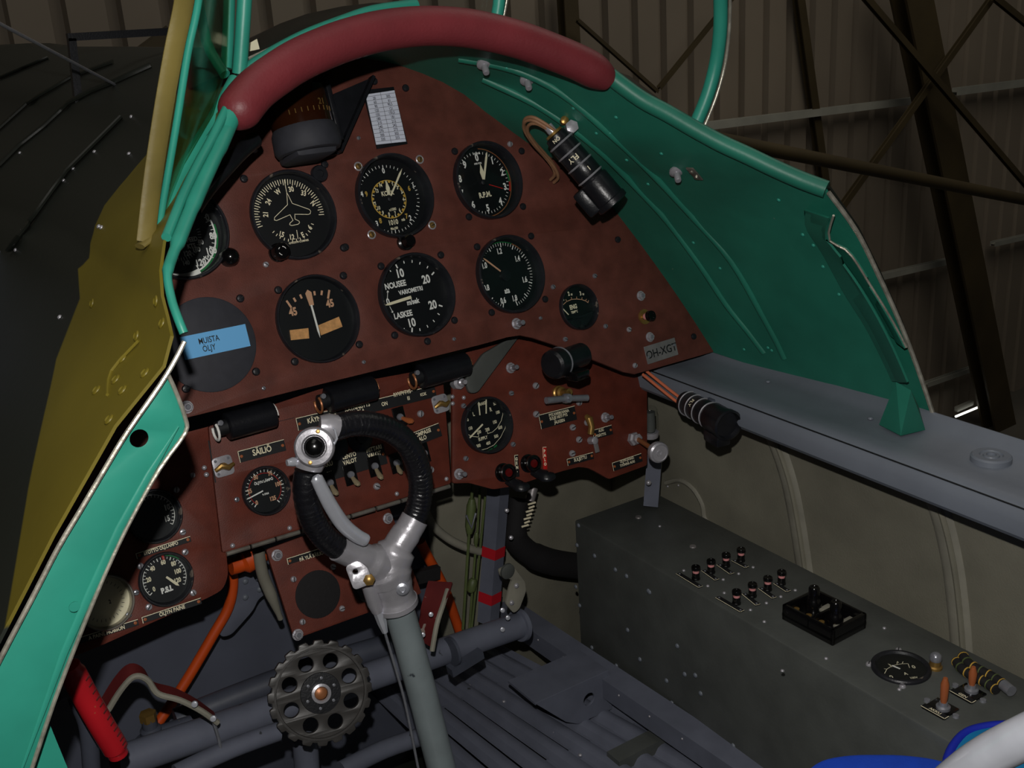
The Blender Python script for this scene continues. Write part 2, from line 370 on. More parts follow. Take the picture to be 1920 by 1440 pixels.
A = at(1850,757,1,2489)+V((330,-150,-420)); b = MB().box(A,(700,300,40),4); solo('workbench','dark workbench behind the right sill by the tube light','bench',b.join(MB().box(A-V((300,0,300)),(40,200,560)).box(A-V((-300,0,300)),(40,200,560))),'hangar_steel')
# left side background
hb('steel_column','dark olive post behind the left windscreen frame','column',(250,120),(330,60),30,60,'hangar_steel',y=1395)

# ================================================================== FUSELAGE
XC = 70.0
LD = ray(-338,118).normalized()                              # run of the sills
top = [(0,-126,153),(40,-127,151),(77,-130,145),(104,-134,137),(130,-138,127),(155,-142,115),(178,-149,99)]
sidepx = [(1200,190),(1250,217),(1300,246),(1350,273),(1400,296),(1450,320),(1500,342),(1548,360)]
def side3(i):                                                # right rim, from the pad end to the rear corner
    t = (i+1)/len(sidepx); y = -149 + t*(-305+149); p = at(*sidepx[i],1,y); return (p.x-XC, y, p.z)
side = [side3(i) for i in range(len(sidepx))]
cutpx = [(1600,432),(1640,512),(1680,600),(1715,690),(1752,800)]
cut = []
for i,q in enumerate(cutpx): y = -305 - 47*(i+1)/5; p = at(*q,1,y); cut.append((p.x-XC,y,p.z))
RIM = top + side
def mir(P, sgn): return V((XC+sgn*P[0], P[1], P[2]))
# forward section of the skin at y = 60 matched point by point
def fwd(P):
    h,y,z = P
    k = max(0,min(1,(z+5)/158)); return (h*(.90 - .2*k) , 60, z - 21*k**1 - 2)
def interior(sgn, outer=0):
    rim = [V(mir(p,sgn)) for p in RIM+cut]; f = []
    for p in RIM+cut:
        q = fwd(p)
        if p in cut: t = (cut.index(p)+1)/5; q = (264+(400-264)*t**.9, 60, -8 + (-221+8)*t)
        f.append(V(mir(q,sgn)))
    return rim, f
def ruled(a, b_, n=8):
    mb = MB(); L = len(a)
    for i in range(L):
        for j in range(n+1): mb.v.append(a[i].lerp(b_[i], j/n))
    for i in range(L-1):
        for j in range(n): mb.f.append((i*(n+1)+j,(i+1)*(n+1)+j,(i+1)*(n+1)+j+1,i*(n+1)+j+1)); mb.m.append(0)
    return mb
rimR, fR = interior(1); rimL, fL = interior(-1)
wallR = thing('cockpit_side_panel','dark green riveted cockpit side wall between the coaming and the right sill','panel',T(*rimR[12]))
oR = rimR[12]
wr = ruled(rimR, fR, 10); bvhR = BVHTree.FromPolygons(wr.v, wr.f)
# give the wall real thickness: an outer sheet offset outwards
def thick(mb, off):
    me = MB(); n = len(mb.v); nrm = [V((0,0,0)) for _ in mb.v]
    for f in mb.f:
        a,b_,c = mb.v[f[0]],mb.v[f[1]],mb.v[f[2]]; q = (b_-a).cross(c-a)
        if q.length: q.normalize()
        for i in f: nrm[i] += q
    o = [mb.v[i] + (nrm[i].normalized() if nrm[i].length else V((0,0,1)))*off(mb.v[i],nrm[i]) for i in range(n)]
    return o
def outward(mb, d):
    c = V((XC,-100,-120))
    def off(p, nn): return d if nn.dot(V((p.x-c.x,0,p.z-c.z))) > 0 else -d
    return thick(mb, off)
def shell(mb, d, cut_edge_loop):
    o = outward(mb, d); n = len(mb.v); r = MB(); r.v = mb.v+o; r.f = list(mb.f)+[tuple(i+n for i in reversed(f)) for f in mb.f]
    from collections import Counter
    E = Counter(); 
    for f in mb.f:
        for i in range(len(f)): a,c = f[i],f[(i+1)%len(f)]; E[(min(a,c),max(a,c))] += 1
    for (a,c),k in E.items():
        if k == 1: r.f.append((a,c,c+n,a+n))
    r.m = [0]*len(r.f); return r
shR = shell(wr, 3, None)
shR.xf(T(*(-oR))).build('side_sheet','teal_shaded',wallR)
def hit(px, py, bvh, off=0):
    d = ray(px,py).normalized(); loc, nrm, i, dist = bvh.ray_cast(CAM, d)
    if loc is None: return None, None
    if nrm.dot(d) > 0: nrm = -nrm
    return loc + nrm*off, nrm
def on_wall(pxs, off): 
    r = []
    for q in pxs:
        p,n_ = hit(*q, bvhR, off)
        if p: r.append(p)
    return r
for pxs in ([(905,150),(1000,195),(1075,245),(1130,290),(1190,350),(1250,415),(1310,495),(1360,570),(1400,620),(1432,662)],
            [(860,112),(960,132),(1050,175),(1140,250),(1220,325),(1300,410),(1370,490),(1425,585),(1455,640),(1470,672)]):
    P = on_wall(pxs, -1.5)
    if len(P) > 3: MB().tube([p-oR for p in smoothpts(P,4)], 4.2, 10).build('stiffener','teal_shaded',wallR)
for q in [(880,115),(950,128),(1003,150),(1075,203),(1155,220),(1143,250),(1118,250),(1240,288),(1215,345),(1295,410),(1350,503),(1345,250),(1460,375),(1505,440),(1525,460),(1543,500),(1573,552),(1440,652),(1447,657),(1395,655),(1300,455),(1175,300)]:
    p,n_ = hit(*q,bvhR,.0)
    if p: fit('rivet_teal',wallR,0,0,0,'rivet',M=axisM(p-oR,n_),s=.9)
for q in [(907,118),(988,148),(1268,320)]:
    p,n_ = hit(*q,bvhR,.0)
    if p: M_ = axisM(p-oR,n_+V((0,-.9,-.25))); MB().lathe([(7,0),(7,2),(4,4),(3.2,4),(3.2,12),(2.6,13),(0,13)],14).xf(M_).build('bolt_end','alu',wallR)
p,n_ = hit(1303,324,bvhR,.0)
MB().box((0,0,1),(9,20,2),.8).join(MB().lathe([(2.2,0),(2.2,3.4),(0,4)],10,M=T(0,-4.5,0)),0).join(MB().lathe([(2.2,0),(2.2,3.4),(0,4)],10,M=T(0,4.5,0)),0).xf(axisM(p-oR,n_)).build('rivet_plate','chrome_worn',wallR,smooth=30)
# corner strap, folded channel and gusset at the rear edge of the right wall
lip = smoothpts([rimR[-6]]+[V(mir(p,1)) for p in cut],4)
def resamp(px, n):
    P = smoothpts([V((x,y,0)) for x,y in px],6); L = [0]
    for a_,b_ in zip(P,P[1:]): L.append(L[-1]+(b_-a_).length)
    out = []
    for i in range(n):
        t = L[-1]*i/(n-1); k = max(j for j in range(len(L)) if L[j] <= t+1e-9); k = min(k,len(P)-2); f_ = (t-L[k])/max(1e-6,L[k+1]-L[k]); q = P[k].lerp(P[k+1],f_); out.append((q.x,q.y))
    return out
def wall_strip(name,a_px,b_px,oa,ob_,m='teal_shaded',th=2,n=26):
    A_,B_ = [],[]
    for p,q in zip(resamp(a_px,n),resamp(b_px,n)):
        h1,h2 = hit(*p,bvhR,0)[0],hit(*q,bvhR,0)[0]
        if h1 and h2: A_.append(h1-ray(*p).normalized()*oa); B_.append(h2-ray(*q).normalized()*ob_)
    shell(ruled([p-oR for p in A_],[p-oR for p in B_],2),th,None).build(name,m,wallR,smooth=30)
    return A_,B_
c_left = [(1511,392),(1510,426),(1541,475),(1582,550),(1620,610),(1650,668),(1672,715)]
c_fold = [(1556,407),(1551,449),(1578,487),(1610,532),(1645,590),(1676,651),(1704,715)]
c_out = [(1563,404),(1554,449),(1592,474),(1632,535),(1675,605),(1710,675),(1742,760)]
wall_strip('edge_channel',c_left,c_fold,5,26)
A_,B_ = wall_strip('edge_flange',[(x+5,y+4) for x,y in c_fold],c_out,10,22)
MB().tube([p-oR for p in B_],1.1,8).build('channel_lip','edge_metal',wallR)
MB().tube([p-oR-V((1,4,0)) for p in lip],2.2,8).build('edge_strip','edge_metal',wallR)
z_ = -224
g = [at(1690,712,1,-350)-V((8,0,0)), at(1648,796,2,z_-6), at(1689,817,2,z_-8), at(1735,806,2,z_-8), at(1722,760,1,-352), at(1708,732,1,-362)]
gb = MB().add([p-oR for p in g],[(0,1,2,5),(5,2,3,4),(0,5,4),(0,4,3,1),(1,3,2)])
gb.build('corner_gusset','teal_shaded',wallR,smooth=10)
# rim tube on the right (green) and on the left
def tubething(name,label,cat,P,r,m,group=None,n=14,k=4,ex=None):
    c = sum(P,V((0,0,0)))/len(P); mb = MB().tube([p-c for p in smoothpts(P,k)],r,n)
    return solo(name,label,cat,mb,m,group,M=T(*c))
tubething('cockpit_rim_tube','green rounded rim tube running aft from the right end of the red pad','tube',[V(mir(p,1))+V((1,0,2)) for p in [top[-1]]+side],7.6,'teal_shaded')
# red leather pad
padpx = [(434,232),(450,204),(480,168),(520,138),(560,113),(610,90),(660,72),(720,57),(790,49),(860,51),(920,61),(980,77),(1040,99),(1090,120),(1122,138),(1143,154)]
nP = V((0,1,-.4))
def onpad(px,py):
    d = ray(px,py); t = (-128-149*.4 - nP.dot(CAM))/nP.dot(d); return CAM+d*t
padpts = [onpad(*q) for q in padpx]
pp = smoothpts(padpts,5); n = len(pp); rad = [15.5*(min(1,.45+.55*math.sin(min(1,i/5)*PI/2)))*min(1,.55+.45*math.sin(min(1,(n-1-i)/8)*PI/2)) for i in range(n)]
pad = thing('coaming_pad','dark red leather crash pad arching over the instrument panel','pad',T(*padpts[8]))
mb = MB().tube([p-padpts[8] for p in pp],rad,22); mb.build('leather_cover','leather_red',pad)
seam = MB().tube([p-padpts[8]+V((0,3,-14.5)) for p in pp[6:-8]],.9,6); seam.build('seam','leather_black',pad)
# exterior skin: forward of the rim, both sides, down below the sills
L3 = [at(345,640,1,-305), at(330,690,1,-305), at(240,800,1,-305), at(125,1000,1,-305), at(0,1240,1,-305), at(-120,1470,1,-305)]
leftrim_px = [(424,243),(398,300),(372,355),(347,410),(328,462),(322,515),(326,560),(337,600),(345,634)]
leftY = [-149,-170,-192,-214,-236,-255,-272,-288,-304]
leftrim = [at(*q,1,y) for q,y in zip(leftrim_px,leftY)]
SKL = [V(mir(p,-1)) for p in top] + leftrim + L3[1:] + [V((-370,-305,-420)),V((-350,-305,-650))]
def section(P, y, grow):                                     # push a rim point forward to station y
    d = V((P.x-XC,0,P.z+120)); c = V((XC,0,-120))
    return V((c.x+d.x*grow, y, c.z+d.z*(1+(grow-1)*.6)))
def fwd_any(P, sgn):
    h = sgn*(P.x-XC); y = P.y; z = P.z
    if z > -5: q = fwd((h,y,z))
    elif sgn > 0: t = min(1,(-5-z)/233); q = (264+(400-264)*t**.9, 60, -8+(-221+8)*t if z > -240 else z)
    else: q = (h*.93, 60, z)
    return V(mir(q,sgn))
def extskin(rim, sgn):
    st = [(350,1.05),(700,1.11),(1150,1.17),(1180,1.22),(1700,1.25),(2100,1.17),(2150,.9)]; mb = MB(); L = len(rim)
    for P in rim:
        f_ = fwd_any(P,sgn); d_ = V((P.x-XC,0,P.z+120)).normalized()*6
        for t in (0,.2,.4,.6,.8,1): mb.v.append(P.lerp(f_,t)+d_)
        for y,g_ in st: mb.v.append(V((XC+(f_.x-XC)*g_, y, -120+(f_.z+120)*(1+(g_-1)*.5)))+d_)
    m_ = len(st)+6
    for i in range(L-1):
        for j in range(m_-1): mb.f.append((i*m_+j,(i+1)*m_+j,(i+1)*m_+j+1,i*m_+j+1)); mb.m.append(0)
    return mb
def extrude_skin(name,label,rim,s_):
    mb = extskin(rim,s_); o = outward(mb,2.0); r = shell(mb,2.0,None); c = rim[len(rim)//2]
    r.xf(T(*(-c))); ob = r.build(name,['skin' if s_ < 0 else 'cowl_dark'],None,smooth=60); ob.matrix_world = sc(T(*c)); return tag(ob,label,'fuselage skin'), mb, c
skinL, sklm, cL = extrude_skin('fuselage_skin','olive and dark green painted outer fuselage skin on the left of the cockpit',SKL,-1)
SKR = [V(mir(p,1)) for p in RIM+cut]
skinR, skrm, cR = extrude_skin('fuselage_skin','dark outer fuselage skin beyond the right cockpit rim',SKR,1)
bvhL = BVHTree.FromPolygons(sklm.v, sklm.f)

# ================================================================== COCKPIT SIDES AND FLOOR
def extr(profile, P0, l0, l1):                               # profile (x,z) about P0, run along the sill direction
    mb = MB(); n = len(profile)
    for l in (l0,l1): mb.v += [V((P0[0]+x, P0[1], P0[2]+z)) + LD*l for x,z in profile]
    mb.f = [tuple(range(n)), tuple(range(2*n-1,n-1,-1))] + [(i,(i+1)%n,(i+1)%n+n,i+n) for i in range(n)]; mb.m = [0]*len(mb.f); return mb
SP = V((484,-55,-221))                                       # outer lip of the right sill
def inner_x(px,py,z): p = at(px,py,2,z); return p
prof = [(0,0),(-3,1),(-7,-1),(-12,-8),(-22,-13),(-62,-13),(-78,-12),(-86,-14),(-92,-19),(-95,-26),(-95,-38),(-92,-42),(-86,-43),(-80,-43),(-80,-38),(-20,-38),(2,-36),(3,-4)]
sill = thing('cockpit_sill','grey blue channel sill running aft along the right of the cockpit','sill',T(*SP))
extr(prof,(0,0,0),120,-900).build('sill_channel','grey_sill',sill,smooth=28)
MB().tube([V((-89.5,0,-16.2))+LD*l for l in (115,-895)],.8,6).build('seam_line','black_matt',sill)
def on_sill(px,py): p = at(px,py,2,-233); return p
for q in [(1437,697),(1468,709),(1440,716),(1545,738),(1632,785)]:
    fit('rivet',sill,0,0,0,'rivet',M=T(*(on_sill(*q)-SP)),s=1.3)
p = on_sill(1630,752)-SP; MB().lathe([(4.5,0),(4.5,1),(3.2,1.4),(3.0,.6),(0,.6)],14,M=T(*p)).build('socket','black_matt',sill)
p = on_sill(1858,862)-SP; MB().lathe([(17,-1),(17,3.5),(15.5,5),(10,5),(9,3.5),(7,3.5),(6.5,5),(4.2,5),(4,3),(0,3)],28,M=T(*p)).build('round_boss','grey_sill',sill)
p = at(1678,876,2,-266)-SP; MB().lathe([(5,0),(5,6),(3,8),(0,8)],12,M=T(*p)@Matrix.Rotation(PI,4,'X')).build('bolt_end','alu',sill)
# fabric side below the sill
mb = MB(); N = 16
def side_x(z): t = (-255-z)/450; return 462 + 26*math.sin(max(0,min(1,t))*PI*.8)
rows = [(-250-i*(470/N)) for i in range(N+1)]
for z in rows:
    for l in (420,200,0,-200,-450,-900): p = V((side_x(z)-6,-55,z))+LD*l; mb.v.append(p)
mb.f = [(i*6+j,i*6+j+1,(i+1)*6+j+1,(i+1)*6+j) for i in range(N) for j in range(5)]; mb.m = [0]*len(mb.f)
bvhC = BVHTree.FromPolygons(mb.v, mb.f)
cs = thing('fabric_side','olive grey doped fabric side wall below the right sill','fabric panel',T(470,-200,-450)); O_ = V((470,-200,-450))
r = MB(); n = len(mb.v); r.v = [p-O_ for p in mb.v]+[p-O_+V((3,0,0)) for p in mb.v]; r.f = list(mb.f)+[tuple(i+n for i in reversed(f)) for f in mb.f]; r.m = [0]*len(r.f)
r.build('fabric','canvas',cs,smooth=60)
def onC(pxs, off):
    o = []
    for q in pxs:
        p,n_ = hit(*q,bvhC,off)
        if p: o.append(p-O_)
    return o
for pxs,w in (([(1436,782),(1462,842),(1482,905),(1496,975),(1506,1040),(1512,1085)],12),([(1752,922),(1772,985),(1788,1060),(1798,1140),(1804,1215),(1806,1260)],12)):
    P = onC(pxs,1)
    if len(P) > 2:
        P = smoothpts(P,4); MB().tube(P,[w]*len(P),12,flat=.35,up=(1,0,0)).build('former','canvas_light',cs)
        MB().tube([p+V((-4,-4,0)) for p in P],3,8).build('former_bead','canvas',cs)
P = [hit(1225+ (1470-1225)*t, 905+(1145-905)*t**1.1,bvhC,1)[0] for t in (0,.2,.4,.6,.8,1)]
P = [hit(*q,bvhC,1)[0] for q in ((1250,905),(1275,900),(1300,915),(1318,945),(1325,975),(1360,1000),(1400,1035),(1450,1080))]
P = [p-O_ for p in P if p]
if len(P) > 3: MB().tube(smoothpts(P,4),3.2,8).build('seam_bead','canvas_light',cs)
for q in ((1252,912),(1272,910),(1262,955),(1279,961)):
    p,n_ = hit(*q,bvhC,0)
    if p: fit('rivet_steel',cs,0,0,0,'rivet',M=axisM(p-O_,n_),s=.7)
# floor, firewall
b = MB().box((70,-250,-745),(820,1400,12)); struct('floor', b, 'cowl_dark')
fw = MB().box((70,185,-400),(860,10,760),3)
b = MB().box((355,165,-400),(310,10,760),2); solo('side_bulkhead','olive grey fabric covered bulkhead behind the black hose','bulkhead',b,'canvas')
solo('firewall','flat blue grey bulkhead behind the rudder gear','bulkhead',fw,'firewall')
b = MB()
for x_,z_,w_ in ((-350,-480,700),): b.box((-372,-60,-480),(6,520,540),2)
solo('left_side_lining','dark lining of the cockpit left side in shadow','lining',b,'grey_dark')

# ================================================================== PANELS AND INSTRUMENTS
WP = -5.0; FACE = -10.0                                      # panel surface and dial depth, panel axes
class Dial:
    def __init__(s, name, label, c, R, wp, hb=8, df=-5, rim=2.6, fr=None, mats=('bezel','dial'), wc=None, cat='gauge', group=None):
        s.wp, s.df, s.R = wp, df, R; s.c = pan(*c, wp+hb/2 if wc is None else wc); s.M = MP @ T(s.c.x,s.c.y,wp)
        s.t = thing(name,label,cat,s.M,group); s.fr = fr or R-rim-1.2
        b = MB().lathe([(R,-6),(R,hb-1.2),(R-.9,hb),(R-rim+.6,hb),(R-rim,hb-1),(s.fr+.4,df),(s.fr+.4,df-2),(R-4,df-3)],56); b.build('bezel',mats[0],s.t,smooth=35)
        MB().lathe([(s.fr+1,df-1.5),(s.fr+1,df),(0,df)],48).build('dial_face',mats[1],s.t)
        s.mk = MB(); s.z = df+.25; s.cm = ['white','cream','yellow','mark_red','mark_green','tan','gold','black_matt','copper']
        s.hb = hb
    def P(s, px, py, z=None): q = pan(px,py,s.wp+(s.z if z is None else z)); return V((q.x-s.c.x, q.y-s.c.y))
    def centre(s, px, py): s.o = s.P(px,py); return s
    def tx(s, t, px, py, h, mi=0, rot=0, wx=.85, bold=.015): q = s.P(px,py); text(s.mk,t,q.x,q.y,h*1.06,s.z,mi,rot,wx,bold+.006)
    def ang(s, px, py): q = s.P(px,py)-s.o; return math.degrees(math.atan2(q.x,q.y))
    def ticks(s, a0, a1, n, r0, r1, w, mi=0, maj=0, mr=None, mw=None, skip=()):
        for i in range(n+1):
            if i in skip: continue
            a = R_(a0+(a1-a0)*i/n); d = V((math.sin(a),math.cos(a))); M_ = maj and i%maj == 0
            s.mk.line(s.o+d*(mr if M_ and mr else r0), s.o+d*r1, (mw or w*1.6) if M_ else w, s.z, mi)
    def arc(s, a0, a1, r, w, mi=0, n=24):
        for i in range(n):
            a,b = R_(a0+(a1-a0)*i/n),R_(a0+(a1-a0)*(i+1)/n); da,db = V((math.sin(a),math.cos(a))),V((math.sin(b),math.cos(b)))
            s.mk.quadxy([s.o+da*(r-w/2),s.o+db*(r-w/2),s.o+db*(r+w/2),s.o+da*(r+w/2)],s.z-.05,mi)
    def tick(s, px, py, L, w, mi=0):
        q = s.P(px,py); d = (q-s.o).normalized(); s.mk.line(q-d*L/2,q+d*L/2,w,s.z,mi)
    def ln(s, a, b, w, mi=0): s.mk.line(s.P(*a),s.P(*b),w,s.z,mi)
    def poly(s, pts, w, mi=0, closed=False):
        q = [s.P(*p) for p in pts]; q = q+[q[0]] if closed else q
        for a,b in zip(q,q[1:]): s.mk.line(a,b+(b-a).normalized()*w*.3,w,s.z,mi)
    def needle(s, a, b, w0, w1, m='cream', z=1.6, name='needle', arrow=False):
        A = s.P(*a,z=s.df+z); B = s.P(*b,z=s.df+z); d = (B-A); L = d.length; d.normalize(); n_ = V((-d.y,d.x)); mb = MB()
        mid = .8 if not arrow else .45
        pts = [A-n_*w0/2,A+n_*w0/2,A+d*L*mid+n_*w1/2,B,A+d*L*mid-n_*w1/2]
        vs = [(p.x,p.y,s.df+z) for p in pts]+[(p.x,p.y,s.df+z+.7) for p in pts]
        mb.add(vs,[(0,1,2,3,4),(9,8,7,6,5)]+[(i,(i+1)%5,(i+1)%5+5,i+5) for i in range(5)]); mb.build(name,m,s.t,smooth=10)
    def hub(s, r=3.2, z=2.6, m='black_matt'): MB().lathe([(r,s.df),(r,s.df+z),(r*.7,s.df+z+.6),(0,s.df+z+.6)],20,M=T(s.o.x,s.o.y)).build('hub',m,s.t)
    def screws(s, kind, pts, sc_=1):
        for q in pts: p = s.P(*q,z=1.0); fit(kind,s.t,p.x,p.y,0,s=sc_)
    def done(s, g=True, col=None):
        if s.mk.f: s.mk.build('markings',s.cm,s.t,smooth=10)
        if g: MB().lathe([(s.fr+1.5,s.hb-3.4),(s.fr+1.5,s.hb-2.6),(0,s.hb-2.6)],48).build('glass','glass',s.t)
        return s.t
HOLES = []
# --- altimeter
d = Dial('altimeter','round black altimeter with KORK on its dial and yellow inner ring, centre of the upper row','gauge',R=40.5,wp=WP,c=(741.6,366.9)) if False else None
def D(*a, **k):
    d = Dial(*a, **k); HOLES.append((d.c.x,d.c.y,d.R-1.5)); return d
d = D('altimeter','black altimeter with a yellow inner ring, below the white correction card',(741.6,366.9),40.5,WP).centre(729.6,373.5)
a0 = d.ang(717,309)
d.ticks(a0,a0+360,50,30.5,33,.55,0,5,29.5,.8,(50,))
for t,x,y,m_ in (('0',718.8,320,0),('1',775,349,0),('2',769.2,408.5,0),('3',706.7,419,0),('4',678.5,363.8,0)): d.tx(t,x,y,4.6,m_,wx=.8)
for t,x,y in (('6',767,353),('7',762.5,405.4),('8',713.3,413.8),('9',686.9,363.8)): d.tx(t,x,y,4.4,2,wx=.8)
d.arc(0,360,18.2,.9,2,60)
for i in range(15): d.ticks(a0+i*24,a0+i*24,1,15.6,18,.9,1)
for i in range(15): d.arc(a0+8+i*24,a0+16+i*24,16.9,1.8,2,3)
for t,x,y in (('14',355,612),('1',460,600),('2',503,630),('3',543,672),('4',558,738),('6',525,832),('7',485,862),('8',430,872),('9',375,858),('10',338,815),('11',300,775),('13',322,662)): d.tx(t,640+x/4.8,220+y/4.8,3.1,1,wx=.75)
d.tx('KORK',727,362,4.0,1,wx=.8); d.tx('x1000',736,392.5,2.4,1); d.tx('1010',738,416.5,4.4,1,wx=.8); d.tx('mb',756,411.5,2.4,1); d.tx('Mx100',739.4,428,2.2,1)
d.needle((732.5,367),(753.5,316),1.5,1.9); d.needle((729.5,366),(723.3,338),1.2,4.2,z=2.6,arrow=True); d.hub(2.6)
d.screws('ring',[(672.3,311.7),(787.5,298.8),(697.3,439.8),(810.8,422)]); 
q = d.P(765,452,z=8); MB().lathe([(8,-6),(8,4),(6,5),(5.8,12),(5,14),(0,14)],20,M=T(q.x,q.y)).build('setting_knob','bakelite',d.t)
d.done()
# --- tachometer
d = D('tachometer','black engine speed gauge marked R.P.M., rightmost of the upper row',(916.4,337.8),39.5,WP).centre(904.6,342.8)
a0 = d.ang(892,283); d.ticks(a0,a0+360,50,29.3,31.8,.55,0,5,28.6,.9,(50,))
for t,x,y in (('0',893.75,295.4),('1',922.7,301.3),('2',941.5,322.7),('3',946.7,349.6),('4',938.3,376.7),('5',914.6,389.8),('6',887.3,383.5),('7',866.7,362.7),('8',862.3,335),('9',871.3,309)): d.tx(t,x,y,6.2,0,wx=.8,bold=.025)
d.tx('R.P.M.',909.8,364.8,4.8,1,wx=.8,bold=.03); d.tx('100 RPM',894,288,1.7,0); d.tx('1000 RPM',896,306.5,1.7,0)
d.arc(d.ang(951,318),d.ang(958,340),33.2,1.6,4); d.arc(d.ang(958,340),d.ang(958,359),33.2,1.6,3); d.arc(a0+5,a0+175,34.8,.9,8)
d.ln((917,346),(943,353.5),.8,3)
d.needle((907,336.5),(912.5,284.5),2.0,2.2); d.needle((906,336.5),(900,307),1.8,4.6,z=2.6,arrow=True); d.hub(2.6)
d.screws('black',[(853,283.5),(879.6,406.5),(981,387)]); d.screws('steel',[(956.7,270)]); d.done()
# --- manifold pressure
d = D('boost_gauge','black pressure gauge marked ata, below the engine speed gauge',(958.6,514),40,WP).centre(947.7,516)
a0 = d.ang(943.5,576)-360; a1 = d.ang(970,571.5)
if a0 > -170: a0 -= 360
span = (a1-a0)%360; d.ticks(a0,a0+span,60,30.5,33.5,.5,0,5,28.8,1.0)
for t,x,y in (('1.2',936.7,470.8),('1.4',970.6,484.8),('1.6',984.2,523.75),('1.8',965.4,558.75),('0.6',943.5,563.3),('0.8',912.3,539.6),('1.0',908.75,497.7),('ata',950.8,545.2)): d.tx(t,x,y,5.2,0,wx=.66,bold=.02)
d.arc(d.ang(900,520),d.ang(958,463),34.2,.7,4); d.arc(d.ang(958,463),d.ang(975,472),34.2,.9,8)
d.needle((938.3,508.7),(903.3,482.3),1.5,1.5,'tan'); MB().lathe([(6,d.df),(6,d.df+2),(0,d.df+3)],20,M=T(d.o.x,d.o.y)).build('hub','black',d.t)
d.screws('black',[(895,462.7),(996.3,442.5),(922.3,585.8),(1022.7,560.8)]); d.done()
# --- variometer
d = D('variometer','black climb gauge marked NOUSEE and LASKEE, centre of the middle row',(783,552.5),40.5,WP).centre(774,557.5)
for t,x,y,h in (('10',750.8,511.9,7.2),('20',798.75,523.3,7.2),('NOUSEE',741.5,533.75,5),('VARIOMETRI',770,544.6,3.8),('0',727.5,565.5,5.5),('m/sek',774.8,565,4.6),('20',811.25,571.25,7.2),('LASKEE',756,589.6,5),('10',772.7,604.6,7.2)): d.tx(t,x,y,h,0,wx=.8,bold=.02)
for x,y,L in ((306,285,4),(372,248,2.6),(445,240,2.6),(515,258,2.6),(583,293,2.6),(632,350,4),(248,325,2.4),(205,388,1),(178,462,1),(172,540,1),(185,620,3),(207,695,1),(250,763,1),(305,815,2.2),(372,852,2.6),(445,857,4.4),(515,855,2.6),(583,825,2.6),(640,777,2.6),(683,715,2.6),(702,640,4.4)): d.tick(680+x/4.8,440+y/4.8,L,1.0 if L < 3 else 1.5)
c6 = lambda x,y: (680+x/4.8,440+y/4.8)
d.ln(c6(222,575),c6(226,505),.6); d.ln(c6(243,645),c6(272,700),.6); d.ln(c6(226,503),c6(218,520),.6); d.ln(c6(226,503),c6(234,518),.6); d.ln(c6(272,702),c6(258,695),.6); d.ln(c6(272,702),c6(272,686),.6)
d.needle(c6(435,562),c6(190,640),3.0,2.6); d.screws('black',[(714.8,499),(826.9,478),(740.4,628.5),(852.5,600.4)]); d.done()
# --- turn and bank
d = D('turn_indicator','black turn indicator with orange plates and a white pointer, left of the climb gauge',(597.6,597.6),40.5,WP,hb=5,df=-4,rim=2.2).centre(598,595)
c5 = lambda x,y: (300+x/4.8,500+y/4.8)
for a,b,w in (((1138,305),(1182,368),2.0),((1202,280),(1222,315),2.0),((1260,250),(1277,286),2.0),((1388,220),(1394,258),2.0),((1458,215),(1452,256),2.0),((1524,210),(1512,288),2.0)): d.ln(c5(*a),c5(*b),w,5)
d.tx('45',549,584.4,6.2,5,wx=.8,bold=.03); d.tx('45',618.3,568.75,6.2,5,wx=.8,bold=.03)
for i,pl_ in enumerate(([(1168,572),(1335,552),(1343,645),(1180,662)],[(1425,528),(1610,450),(1642,540),(1450,618)])):
    q = [d.P(*c5(*p),z=d.df+1.2) for p in pl_]; vs = [(p.x,p.y,d.df+.3) for p in q]+[(p.x,p.y,d.df+1.4) for p in q]
    MB().add(vs,[(3,2,1,0),(4,5,6,7),(0,1,5,4),(1,2,6,5),(2,3,7,6),(3,0,4,7)]).build('bank_plate','gold',d.t,smooth=10)
d.needle(c5(1365,350),c5(1325,208),4.2,6.2,'tan',z=1.6,name='turn_pointer'); d.needle(c5(1360,345),c5(1440,640),1.7,1.7,'white',z=2.6)
d.screws('black',[(521.9,543.75),(644.2,516.7),(674,645.8),(553,678)]); d.done()
# --- gyro compass repeater
d = D('gyro_compass','black compass dial with an aeroplane outline, left end of the upper row',(551.8,402.6),41,WP,hb=5,df=-3,rim=3).centre(543.5,405)
c4 = lambda x,y: (300+x/4.8,300+y/4.8)
a0 = d.ang(*c4(920,593)); a1 = d.ang(*c4(1475,490)); n = 46; a1 = a1 if a1 > a0 else a1+360
for i in range(n+1):
    a = R_(a0+(a1-a0)*i/n); u_ = V((math.sin(a),math.cos(a))); r_ = 33.6 if i%2 else 33.6; d.mk.line(d.o+u_*(29.6 if i%2 else 28.2),d.o+u_*r_,.7,d.z,1)
b0 = d.ang(*c4(1070,600)); b1 = d.ang(*c4(1330,562)); b0 = b0 if b0 > b1 else b0+360
for i in range(13):
    a = R_(b0+(b1-b0)*i/12); u_ = V((math.sin(a),math.cos(a))); d.mk.line(d.o+u_*21,d.o+u_*23.6,.7,d.z,1)
for t,x,y,r_ in (('W',1060,285,28),('30',1180,262,0),('33',1292,298,-20),('N',1378,390,-58),('24',975,375,50),('21',950,492,78),('15',1097,668,-28),('12',1190,692,-5),('E',1285,672,14),('6',1348,605,30)): d.tx(t,*c4(x,y),4.2,1,rot=r_,wx=.8)
d.tx('GYROSYN COMPASS',560.4,453,1.6,1)
pl_ = [(1140,290),(1165,338),(1190,390),(1345,445),(1357,462),(1352,482),(1335,490),(1213,488),(1215,532),(1252,550),(1256,566),(1243,578),(1185,590),(1166,582),(1170,568),(1197,543),(1170,492),(1050,545),(1030,540),(1030,518),(1148,402)]
